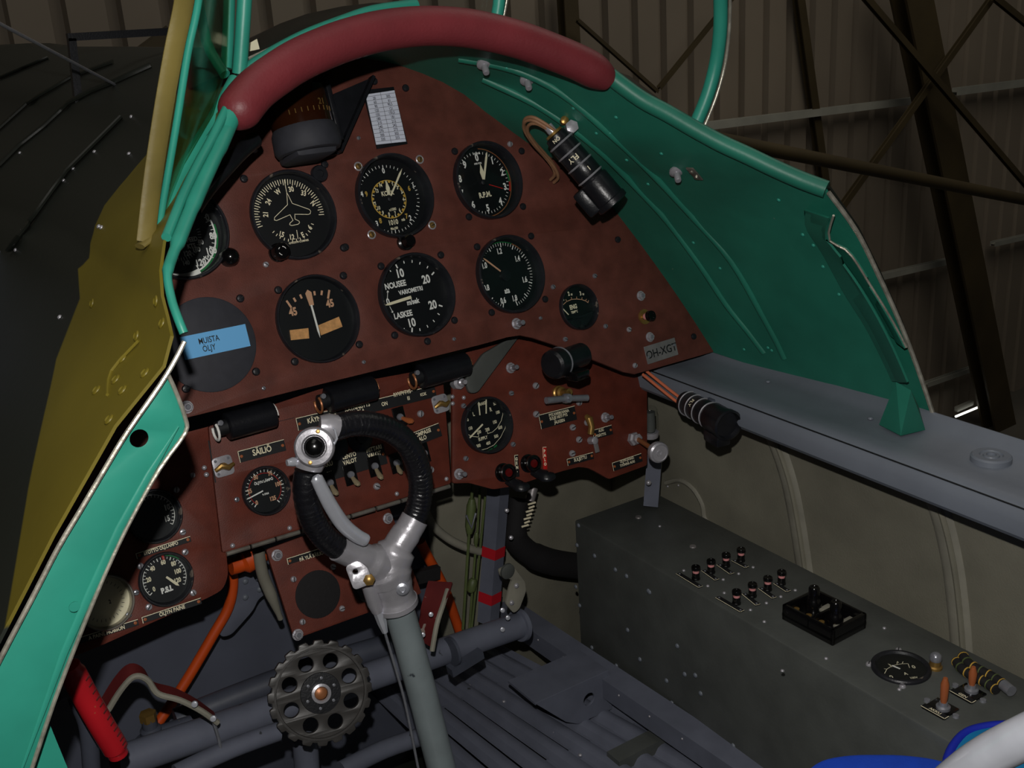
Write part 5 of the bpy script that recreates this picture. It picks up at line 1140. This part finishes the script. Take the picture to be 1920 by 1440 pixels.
for s_,x,y,h in (('0',592,482,4.5),('0',815,382,4.5),('A',735,450,3.8),('100V',820,490,2.6),('4',655,335,2.6)): q = cM(x,y); text(mk,s_,q.x,q.y,h,.8,0,ax_,.9)
mk.build('markings','cream',o,smooth=10); nd = MB(); nd.line(cM(600,385),cM(680,418),1.2,2.2); nd.add([v+V((0,0,.5)) for v in nd.v],[(3,2,1,0)]); nd.build('needle','white',o); MB().lathe([(rA-3,2.4),(rA-3,2.9),(0,2.9)],40).build('glass','glass',o)
for x,y in ((665,215),(370,355),(705,575)): q = cM(x,y); fit('steel',o,q.x,q.y,0)
q = KL(1753,1252); o = thing('indicator_lamp','small chrome capped indicator right of the ammeter','lamp',MC@T(q.x,q.y,0)); MB().lathe([(6.5,0),(6.5,2),(5,3),(5,8)],24).build('base','brass',o); MB().lathe([(5,8),(5.6,10),(4.6,14),(2.5,15.6),(0,16)],24).build('cap','steel',o)
def con_switch(label,bx,by,tx_,ty,pa,pb,txt,L=20):
    q = KL(bx,by); o = thing('toggle_switch',label,'switch',MC@T(q.x,q.y,0)); 
    a_ = KL(*pa)-q; b_ = KL(*pb)-q; dd = b_-a_; an = math.atan2(dd.y,dd.x); R4 = Matrix.Rotation(an,4,'Z'); Lp = dd.length
    n_ = V((-dd.y,dd.x,0)).normalized(); n_ = n_ if n_.dot(-a_) > 0 else -n_
    m2 = (a_+b_)/2; sg = 1 if (R4.inverted().to_3x3()@n_).y > 0 else -1
    MP2 = T(m2.x,m2.y,0)@R4; MB().box((0,sg*11,.8),(Lp*.9,22,1.6),.2,M=MP2).build('base_plate','bakelite',o); MB().box((0,sg*3,1.4),(Lp,6,1),.15,M=MP2).build('name_plate','black_matt',o)
    mk = MB(); mk.line((-Lp/2,sg*.3),(Lp/2,sg*.3),.8,2.0); mk.line((Lp/2-.3,0),(Lp/2-.3,sg*6),.7,2.0); text(mk,txt,0,sg*3.4,2.8,2.0); mk.xf(MP2); mk.build('lettering','cream',o,smooth=10)
    MB().lathe([(6,1.5),(6,4),(4,5),(3.4,8),(0,8)],20).build('collar','steel',o)
    tp_ = V((0,0,L+6)); MB().tube([V((0,0,6)),V((0,0,12)),V((0,0,L)),tp_],[2.2,3.2,3.6,1.8],14).build('lever','toggle_brown',o)
    for x in (-Lp/2-3,Lp/2+3): v_ = MP2@V((x*.95,sg*12,0)); MB().lathe([(3,0),(2.6,2),(0,2.4)],12,M=T(v_.x,v_.y)).build('screw','steel',o)
con_switch('brown toggle switch with name plate, inboard of the pair at the rear of the console',1768,1331,1772,1289,(1726,1327),(1771,1352),'AKKU',26)
con_switch('brown toggle switch beside the striped wire bundle at the rear of the console',1821,1298,1824,1262,(1779,1298),(1822,1322),'GEN',20)
bp = [KL(*q) for q in ((1792,1248),(1805,1264),(1828,1278),(1850,1290),(1868,1303))]; cc = bp[2].copy(); o = thing('wire_bundle','black cable bundle with yellow and green stripes at the rear of the console','cable',MC@T(cc.x,cc.y,0))
for dz,dx in ((5,0),(9,-6)):
    P = smoothpts([p-V((cc.x+dx*.3,cc.y+dx,0))+V((0,0,dz)) for p in bp],5); MB().tube(P,4.6,12).build('sleeve','fabric_black',o)
    for i in range(1,len(P)-1,3): MB().tube([P[i-1].lerp(P[i],.6),P[i]],5.0,12).build('stripe','yellow' if i%2 else 'green_brass',o)
MB().cyl(P[-1]+V((0,0,0)),P[-1]+V((10,-3,0)),5,14).build('end_ferrule','steel',o)

# ================================================================== SEAT EDGE, NEAR RAIL
P = [K(1770,1446,-395),K(1783,1400,-392),K(1810,1368,-392),K(1862,1356,-392),K(1960,1356,-392),K(2050,1400,-392),K(2000,1480,-392),K(1850,1500,-392)]
c_ = sum(P,V((0,0,0)))/8; o = thing('seat_back_cushion','teal cushion with dark blue piped edge in the lower right corner','cushion',T(*c_)); L2_ = rounded([(p-c_).to_2d() for p in P],14)
plate([L2_],-24,0,3).build('cushion_cover','teal_seat',o); MB().tube([V((x,y,-1)) for x,y in [tuple(p) for p in L2_]],3.4,10,closed=True).build('piping','blue_edge',o)
P = [K(1500,1470,-440),K(1545,1426,-438),K(1600,1417,-438),K(1690,1417,-438),K(1750,1424,-438),K(1800,1440,-438),K(1830,1500,-440),K(1650,1540,-440)]
c_ = sum(P,V((0,0,0)))/8; o = solo('seat_cushion','bright blue seat cushion cut by the lower edge of the picture','cushion',plate([rounded([(p-c_).to_2d() for p in P],16)],-30,0,6),'blue_seat',M=T(*c_))
def near(px,py,dp): return CAM + ray(px,py)*dp
Pn = [near(1770,1480,520),near(1840,1425,500),near(1935,1375,480),near(2080,1310,460)]
solo('canopy_rail','polished pale metal rail crossing the lower right corner close to the camera','rail',MB().tube(smoothpts(Pn,4),9.5,28),'alu_bright')

# ================================================================== RUDDER GEAR, CABLES AND FLOOR
def TT(name,label,cat,pts,r,m,n=14,k=4,group=None): return tubething(name,label,cat,[at(x,y,1,yy) for x,y,yy in pts],r,m,n=n,k=k,group=group)
A = at(215,1432,1,-30); B = at(975,1172,1,5); dd = (B-A).normalized()
o = thing('rudder_bar','worn grey steel cross tube passing behind the column and the trim wheel','rudder bar',T(*((A+B)/2))); m_ = (A+B)/2
MB().tube([A-m_,B-m_],[15,15],32).build('cross_tube','grey_blue',o); MB().tube([B-m_-dd*3,B-m_+dd*2,B-m_+dd*4],[19,19.5,17],32).build('end_flange','grey_blue',o)
MB().tube([at(845,1222,1,-17)-m_,at(850,1220,1,-17)-m_],[16.2,16.2],32).build('clamp_band','grey_dark',o)
for q in ((942,1144),(952,1158),(942,1180),(880,1232)): MB().lathe([(3,0),(2.5,2.5),(0,3)],12,M=axisM(at(*q,1,-16)-m_,dv)).build('bolt','alu_bright',o)
sb_ = at(872,1252,1,-20)-m_; MB().beam(sb_-V((20,0,-4)),sb_+V((22,0,10)),12,10,(0,1,0)).build('lower_lug','grey_dark',o,smooth=20)
TT('torque_tube','dark grey tube above and behind the trim wheel','tube',[(330,1352,60),(560,1262,50),(780,1195,40)],13,'grey_dark',n=24)
TT('linkage_rod','thin grey rod running behind the trim wheel holes','rod',[(560,1320,10),(660,1284,5),(760,1252,0)],7.5,'grey_tube',n=18)
TT('lower_tube','grey tube in the bottom left corner, lowest of the cross tubes','tube',[(330,1452,-60),(430,1405,-55),(520,1372,-50)],9,'grey_blue',n=18)
# trim wheel
wc = at(601,1299,1,-75); dW = (CAM-wc).normalized(); ww = (dW+V((-.1,-.9,.2))).normalized(); MW = axisM(wc,ww,(0,0,1)); rW = 93*depth(wc)/FPX*1.03
o = thing('hand_wheel','dark scalloped hand wheel with eight round holes','hand wheel',MW)
rimp = []
NS = 20
for i in range(NS):
    a0_ = 2*PI*i/NS; s_ = 2*PI/NS
    for f_,r_ in ((0,.93),(.18,.93),(.25,.985),(.3,1.0),(.7,1.0),(.75,.985),(.82,.93)): rimp.append((rW*r_*math.cos(a0_+f_*s_),rW*r_*math.sin(a0_+f_*s_)))
holes = [circ(rW*.63*math.cos(2*PI*(i+.35)/8),rW*.63*math.sin(2*PI*(i+.35)/8),rW*.165,24) for i in range(8)]+[circ(0,0,rW*.15,24)]
plate([rimp]+holes,-5,1,.8).build('wheel_disc','wheel_grey',o,smooth=35)
MB().lathe([(rW*.88,1),(rW*.9,2.6),(rW*.86,2.6),(rW*.85,1)],60,closed=True).build('raised_rim','wheel_grey',o)
MB().lathe([(rW*.4,.8),(rW*.39,2.2),(rW*.18,2.4),(rW*.18,5),(rW*.15,5.6),(rW*.13,4.4),(rW*.13,-6),(rW*.2,-8),(rW*.4,-6)],40,closed=True).build('hub','black',o,smooth=30)
MB().lathe([(rW*.19,3),(rW*.19,6),(rW*.14,6.6),(rW*.125,5)],32,closed=True).build('hub_ring','alu',o)
MB().lathe([(rW*.125,-4),(rW*.125,1),(rW*.06,2.5),(0,2.5)],20).build('spindle','copper',o)
for i in range(6): a = i*PI/3+.3; MB().lathe([(1.6,2),(1.4,3),(0,3.2)],10,M=T(rW*.29*math.cos(a),rW*.29*math.sin(a))).build('rivet','steel',o)
MB().cyl((0,0,-6),(0,0,-60),rW*.12,16).build('shaft','grey_dark',o)
# rudder pedal straps, red lever, hooks
def ribbon(name,label,cat,pts,w,th,m,m2=None,edge=None):
    P = [at(x,y,1,yy) for x,y,yy in pts]; c_ = P[len(P)//2].copy(); P = smoothpts([p-c_ for p in P],5); o_ = thing(name,label,cat,T(*c_)); mb_ = MB(); L = len(P)
    for i,p in enumerate(P):
        t = (P[min(L-1,i+1)]-P[max(0,i-1)]).normalized(); s_ = V((0,1,.25)); s_ = (s_-t*s_.dot(t)).normalized(); n_ = t.cross(s_)
        for a_,b_ in ((-1,-1),(1,-1),(1,1),(-1,1)): mb_.v.append(p+s_*w/2*a_+n_*th/2*b_)
    mb_.f = [(i*4+j,i*4+(j+1)%4,i*4+4+(j+1)%4,i*4+4+j) for i in range(L-1) for j in range(4)]+[(3,2,1,0),(L*4-4,L*4-3,L*4-2,L*4-1)]; mb_.m = [0]*len(mb_.f); mb_.build('strap',m,o_,smooth=30)
    if m2:
        e = MB(); e.tube([p-V((0,w/2,w*.12)) for p in P],[th*.9]*L,8); e.build('worn_edge',m2,o_)
    return o_,c_
o,c_ = ribbon('pedal_strap','maroon toe strap arching over the left end of the rudder bar','strap',[(198,1320,-40),(222,1282,-45),(246,1258,-48),(270,1264,-50),(290,1290,-52),(330,1302,-55),(370,1322,-58),(402,1345,-60)],15,3,'maroon','canvas_light')
for q in ((365,1320),(400,1347)): MB().lathe([(3,0),(2.6,2),(0,2.6)],12,M=axisM(at(*q,1,-72)-c_,dv)).build('stud','alu_bright',o)
MB().tube(smoothpts([at(400,1352,1,-62)-c_,at(410,1385,1,-60)-c_,at(416,1415,1,-58)-c_],3),1.6,8).build('wire','steel',o)
sp_ = [(828,1090),(838,1100),(822,1130),(800,1190),(795,1208),(788,1185),(795,1140),(812,1102)]
o,c_ = ribbon('pedal_strap','chipped maroon strap standing right of the column tube','strap',[(826,1092,-40),(818,1118,-50),(806,1155,-58),(797,1205,-60)],26,3,'maroon','canvas_light')
for q in ((808,1152),(793,1190)): MB().lathe([(2.6,0),(2.2,2),(0,2.4)],12,M=axisM(at(*q,1,-74)-c_,dv)).build('stud','alu_bright',o)
hp = [at(x,y,1,yy) for x,y,yy in ((128,1246,-130),(140,1268,-130),(165,1315,-130),(192,1362,-130),(214,1398,-130),(222,1415,-130))]; c_ = hp[2].copy()
o = thing('red_handle','red painted flat handle in the lower left corner with worn ribs','handle',T(*c_)); MB().tube(smoothpts([p-c_ for p in hp],5),[5]+[8.5]*3+[10]*18+[8]*4,20,flat=.95,up=(1,0,0)).build('handle_body','red_paint',o)
rb_ = MB(); Pq = smoothpts([p-c_ for p in hp],8)
for i in range(10,36,2): rb_.tube([Pq[i]+V((4,-8,3)),Pq[i]+V((7.6,-5,4))],[1.1,1.1],6)
rb_.build('ribs','maroon',o)
TT('lever_root','grey bent lever behind the red handle','lever',[(105,1300,-110),(135,1292,-105),(150,1322,-100),(165,1365,-95),(172,1450,-90)],[7]*17,'grey_dark')
# hook bracket right of the taped post
hk = [(948,1062),(962,1064),(982,1090),(984,1108),(972,1140),(962,1148),(948,1132),(955,1100),(960,1086),(938,1080),(935,1068)]
P = [at(*q,1,-10) for q in hk]; c_ = sum(P,V((0,0,0)))/len(P); M_ = T(*c_)@Matrix(((1,0,0,0),(0,0,-1,0),(0,1,0,0),(0,0,0,1)))
o = thing('hook_bracket','pinkish grey hooked bracket right of the taped post','bracket',M_); plate([rounded([V((p.x-c_.x,p.z-c_.z)) for p in P],3)],-2,2,.5).build('plate','canvas_light',o)
I_ = M_.inverted()
for q in ((968,1098),(959,1130)): fit('rivet_steel',o,0,0,0,'rivet',M=T(*(I_@at(*q,1,-12))),s=1.4)
p_ = I_@at(950,1070,1,-12); MB().lathe([(9,0),(9,3),(7,4),(0,4)],20,M=T(*p_)).build('pad','console',o)
# taped post
A = at(937,880,1,70); B = at(915,1165,1,70); c_ = (A+B)/2; o = thing('post','square grey upright post with two bands of red tape','post',T(*c_)); PS = V((.322,-.947,0)); MB().beam(A-c_,B-c_,19,19,PS).build('post_tube','grey_blue',o,smooth=20)
for f_ in (.53,.83): q = A.lerp(B,f_); t_ = (B-A).normalized(); MB().beam(q-c_-t_*6.5,q-c_+t_*6.5,20,20,PS).build('tape_band','red_tape',o,smooth=20)
for q in ((950,957),(958,1008)): MB().lathe([(3,0),(2.4,3),(0,4)],10,M=axisM(at(*q,1,52)-c_,dv)).build('bolt','alu',o)
A = at(1222,868,1,-20); B = at(1218,960,1,0); c_ = (A+B)/2; o = thing('post','short grey post below the silver pull knob','post',T(*c_)); MB().beam(at(1228,850,1,-5)-c_,at(1221,945,1,-5)-c_,18,18,V((1,.9,0))).build('post_tube','grey_blue',o,smooth=20); fit('rivet_steel',o,0,0,0,'bolt',M=axisM(at(1216,905,1,-22)-c_,dv),s=1.5)
bt = at(1219,790,1,-25); o = thing('glass_bottle','small clear glass bowl behind the right edge of the lower board','bowl',T(*bt)); MB().lathe([(4,-16),(8,-14),(9,0),(9,14),(7,18),(0,18)],20).build('bowl','glass',o); MB().lathe([(9,-20),(10,-16),(10,-13),(8,-13)],20,closed=True).build('cap','alu',o); MB().lathe([(6,-12),(6,12),(0,12)],16).build('filter','console',o)
# cables with turnbuckles
def cable(label,pts,tb,r=1.9):
    P = [at(x,y,1,yy) for x,y,yy in pts]; c_ = P[len(P)//2].copy(); o_ = thing('control_cable',label,'cable',T(*c_)); MB().tube([p-c_ for p in P],r,8).build('cable','green_brass',o_)
    for (x0,y0,x1,y1,yy,r_) in tb: MB().tube([at(x0,y0,1,yy)-c_,at(x0*.8+x1*.2,y0*.8+y1*.2,1,yy)-c_,at(x0*.2+x1*.8,y0*.2+y1*.8,1,yy)-c_,at(x1,y1,1,yy)-c_],[r_*.6,r_,r_,r_*.6],12).build('turnbuckle','green_brass',o_)
    return o_,c_
o,c_ = cable('green control cable with a big turnbuckle, left of the taped post',[(887,900,95),(882,960,95),(877,1040,95),(868,1180,95)],[(885,935,880,1000,95,6)])
MB().tube([at(874,966,1,86)-c_,at(884,990,1,84)-c_,at(892,962,1,86)-c_],1.4,6).build('safety_wire','steel',o)
cable('thin control cable with a brass joint next to the taped post',[(900,915,98),(895,1000,98),(890,1050,98),(880,1180,98)],[(894,998,892,1022,98,3)],1.6)
cable('thin green control cable with a lower turnbuckle by the taped post',[(910,930,100),(900,1030,100),(884,1180,100)],[(888,1085,882,1110,96,6)],1.6)
# hoses
TT('conduit','curved pale grey conduit behind the right of the grip ring','conduit',[(795,955,100),(812,985,100),(838,1008,100),(868,1024,100),(900,1034,100)],5.2,'canvas_light',n=14)
TT('orange_tube','bright orange pipe right of the column casting','pipe',[(788,1015,110),(800,1040,110),(822,1080,112),(840,1120,115),(862,1185,120)],6.2,'orange',n=16)
o = thing('pipe_clip','black rubber clip round the orange pipe','clip',T(*at(800,1078,1,100))); c_ = at(800,1078,1,100); MB().beam(at(772,1084,1,98)-c_,at(822,1072,1,98)-c_,9,16,(0,1,0)).build('band','fabric_black',o,smooth=20)
TT('orange_pipe','long orange pipe running down the bulkhead to the lower left','pipe',[(434,1060,120),(437,1095,120),(428,1140,120),(400,1190,120),(350,1275,120),(300,1350,118),(245,1425,115)],5.6,'orange',n=16)
TT('orange_sleeve','thick orange sleeve under the corner of the switch board','sleeve',[(432,1062,60),(452,1056,60),(476,1042,60),(490,1032,60)],[9]*5+[13]*4+[12]*4,'orange',n=18)
TT('rubber_hose','black taped hose bending from the post down behind the console','hose',[(972,935,90),(966,985,85),(968,1012,85),(995,1038,85),(1035,1054,88),(1090,1062,90)],[13]*5+[15]*8+[17]*8,'fabric_black',n=18)
o = thing('lacing','pale cord lacing and white tape on the black hose','lacing',T(*at(995,950,1,70))); c_ = at(995,950,1,70)
lm = MB()
for i in range(7): lm.tube([at(990+ (i%2)*3-i*2,946+i*7,1,70)-c_,at(1004-i*2.2,942+i*7,1,68)-c_],1.3,6)
lm.build('cord','cream',o); MB().tube([at(1000,915,1,78)-c_,at(994,940,1,74)-c_],[6,5.5],10).build('tape','plate_metal',o)
TT('pulley_cable_cover','flattened grey cable sleeve left of the small speaker board','cable',[(485,1032,40),(492,1075,45),(508,1115,50),(526,1160,55)],[6,6,6,6,6,6,6,6,6,5,4,3,3],'canvas_light')
# star plate on the bulkhead
sp_ = [(400,1070),(440,1085),(452,1070),(468,1075),(478,1092),(500,1085),(505,1102),(480,1118),(470,1140),(430,1185),(412,1190),(405,1170),(440,1130),(438,1110),(415,1090)]
P = [at(*q,1,130) for q in sp_]; c_ = sum(P,V((0,0,0)))/len(P); M_ = T(*c_)@Matrix(((1,0,0,0),(0,0,-1,0),(0,1,0,0),(0,0,0,1))); o = thing('gusset_plate','grey forked gusset plate on the bulkhead beside the orange pipe','plate',M_); plate([rounded([V((p.x-c_.x,p.z-c_.z)) for p in P],6)],0,6,1).build('plate','grey_blue',o)
for q in ((460,1090),(460,1120),(487,1105)): p_ = M_.inverted()@at(*q,1,124); fit('rivet',o,0,0,0,'bolt',M=T(p_.x,p_.y,6),s=1.6)
# speaker board
WS_ = -74; so,c_ = board('warning_board','small brown board with a round black mesh, under the switch board',[(500,1031),(728,948),(790,1112),(553,1198)],WS_,[],rd=2)
q = pan(596,1114,WS_)-c_; MB().lathe([(23,0),(23,.8),(21.5,1.2),(0,1.2)],40,M=T(q.x,q.y)).build('mesh_disc','fabric_black',so); q = pan(694,1092,WS_)-c_; MB().lathe([(20,0),(20,3),(18,5),(0,5)],32,M=T(q.x,q.y)).build('cap','black',so)
scr(so,c_,WS_,'hex',[(519,1041),(558,1190),(727,972)],'bolt'); scr(so,c_,WS_,'steel',[(550,1086),(624,1063),(641,1141),(567,1166)])
sidep = [MP@V((*pan(*q,WS_-1),WS_-1)) for q in ((500,1031),(553,1198))]
placard('placard','black placard reading PÄ YLÄ SÄILIÖ on the small board',(538,1053),(618,1028),12,WS_,[('PÄ YLÄ SÄILIÖ',584,1042,6.5)])
# corrugated heel board
hz = -640
E0 = at(690,1290,2,hz); 
def F(x,y,z=hz): return at(x,y,2,z)
fa,fb = F(720,1235),F(1330,1520); 
hb_o = thing('heel_board','ribbed grey metal heel board sloping under the column','floor panel',T(*F(950,1330))); HO = F(950,1330)
a_,b_,c2_,d_ = F(690,1292),F(900,1196),F(1380,1450),F(1020,1600)
mb = MB(); nx,ny = 44,12
for i in range(nx+1):
    u_ = i/nx; w_ = (0,0,7,9,9,7)[i%6]
    for j in range(ny+1): t = j/ny; p = a_.lerp(b_,u_).lerp(d_.lerp(c2_,u_),t); mb.v.append(p-HO+V((0,0,w_)))
mb.f = [(i*(ny+1)+j,(i+1)*(ny+1)+j,(i+1)*(ny+1)+j+1,i*(ny+1)+j+1) for i in range(nx) for j in range(ny) if not (i%6 == 0 and i > 3 and 2 < j < 8)]; mb.m = [0]*len(mb.f)
n = len(mb.v); mb.v += [p-V((0,0,3)) for p in mb.v]; mb.f += [tuple(k+n for k in reversed(f)) for f in mb.f]; mb.m = [0]*len(mb.f); mb.build('ribbed_sheet','grey_blue',hb_o,smooth=25)
for q in ((880,1290),(1010,1345),(945,1320),(1040,1378),(915,1360),(1088,1421)): fit('rivet_steel',hb_o,0,0,0,'rivet',M=T(*(F(*q)+V((0,0,3.5))-HO)))
# bracket with a lightening hole
hq = [(1003,1318),(1140,1256),(1146,1328),(1082,1356),(1060,1352)]; P = [at(*q,1,-60) for q in hq]; c_ = sum(P,V((0,0,0)))/len(P); M_ = T(*c_)@Matrix(((1,0,0,0),(0,0,-1,0),(0,1,0,0),(0,0,0,1)))
hq_ = at(1103,1310,1,-60); o = thing('floor_bracket','grey box bracket with one round hole beside the heel board','bracket',M_); plate([[(p.x-c_.x,p.z-c_.z) for p in P],circ(hq_.x-c_.x,hq_.z-c_.z,8.5,24)],-1.5,1.5,.4).build('web','grey_blue',o,smooth=20)
P1 = at(1003,1318,1,-60); P2_ = at(1140,1256,1,-60); MB().add([M_.inverted()@p for p in (P1,P2_,P2_+V((2,55,0)),P1+V((2,55,0)),P1-V((0,0,3)),P2_-V((0,0,3)),P2_+V((2,55,-3)),P1+V((2,55,-3)))],[(0,1,2,3),(7,6,5,4),(0,4,5,1),(1,5,6,2),(2,6,7,3),(3,7,4,0)]).build('flange','grey_blue',o,smooth=10)
# lower longeron beam beside the console
A = at(880,1100,2,-600); B = at(1330,1405,2,-600); dd = (B-A).normalized(); c_ = (A+B)/2
o = solo('floor_longeron','grey riveted beam running aft along the foot of the console','beam',MB().beam(A-dd*30-c_,B+dd*200-c_,30,26,(1,0,0)),'grey_blue',M=T(*c_),smooth=20)
for i in range(9): p = A.lerp(B,(i+.5)/9)-c_; fit('rivet_steel',o,0,0,0,'rivet',M=T(*p)@T(-15,0,6)@Matrix.Rotation(-PI/2,4,'Y'),s=.6)
A = F(1200,1400,-660); c_ = A; o = solo('floor_bracket','small olive grey cleat at the foot of the console','bracket',MB().beam(at(1150,1440,2,-640)-c_,at(1285,1370,2,-640)-c_,30,22,(0,0,1)),'console',M=T(*c_),smooth=20)
TT('brown_pipe','short brown pipe between the heel board and the beam','pipe',[(1195,1395,60),(1215,1365,60),(1228,1345,60)],4,'copper')
TT('brown_pipe','brown pipe stub at the bottom edge right of the small cleat','pipe',[(1292,1395,-40),(1300,1420,-40),(1308,1460,-40)],4,'copper')
TT('curved_cable','thin pale cable lying in the gap by the round hole bracket','cable',[(1090,1355,30),(1120,1372,30),(1155,1385,30),(1180,1390,30)],2,'plate_metal')
# valve assembly at the lower left
o = thing('valve','small dark valve with a brass cap in front of the orange pipe','valve',T(*at(285,1380,1,20))); MB().lathe([(15,-30),(15,-10),(18,-8),(18,-4),(10,-2),(10,8),(7,10),(7,20),(0,21)],24).build('valve_body','grey_dark',o,smooth=30); MB().lathe([(8,18),(8,26),(0,27)],6).build('cap','brass',o); MB().cyl((0,0,0),(38,0,-4),8,16).build('side_port','grey_dark',o)
bpy.context.view_layer.update()

# black hose tucked between the rim tube and the board, and the sill stub at the lower left corner
TT('trim_hose','black shiny hose between the left rim tube and the instrument board','hose',[(478,262,-60),(452,284,-70),(420,318,-85),(390,352,-100),(362,392,-115)],6.5,'black',n=14)
P = [at(*q,1,-290) for q in ((66,1330),(90,1350),(135,1460),(30,1460))]; mb = MB().add(P+[p+V((0,8,0)) for p in P],[(0,1,2,3),(7,6,5,4),(0,4,5,1),(1,5,6,2),(2,6,7,3),(3,7,4,0)])
solo('edge_plate','small turquoise plate behind the flange in the lower left corner','plate',mb,'teal',smooth=10)

# pieces that belong to a part go under that part
for kid, par in (('lettering','plate'),('lettering','label_tape'),('knob_marking','setting_knob'),('stitching','grip_binding'),('firing_button','button_head'),('band','barrel'),('lettering','barrel'),('cap','barrel'),('red_button','housing'),('handwriting','paper'),('card_marks','bowl'),('hub_ring','hub'),('seam','leather_cover'),('piping','cushion_cover'),('raised_rim','wheel_disc'),('ribs','handle_body'),('channel_lip','edge_channel'),('rivet','plate'),('worn_edge','strap'),('wing','plate'),('end_ring','shroud'),('stripe','sleeve'),('lever','collar')):
    for t in [o for o in bpy.data.objects if o.parent is None and o.get('category')]:
        ps = [c for c in t.children if c.name.split('.')[0] == par]
        if not ps: continue
        for c in [c for c in t.children if c.name.split('.')[0] == kid]: c.parent = ps[0]

TT('floor_tube','short grey tube at the lower edge between the hand wheel and the column','tube',[(640,1445,-20),(720,1405,-15),(800,1378,-10)],10,'grey_blue',n=18)
TT('floor_strut','thick grey upright stub under the hand wheel','tube',[(572,1385,-10),(578,1480,-10)],13,'grey_blue',n=20)
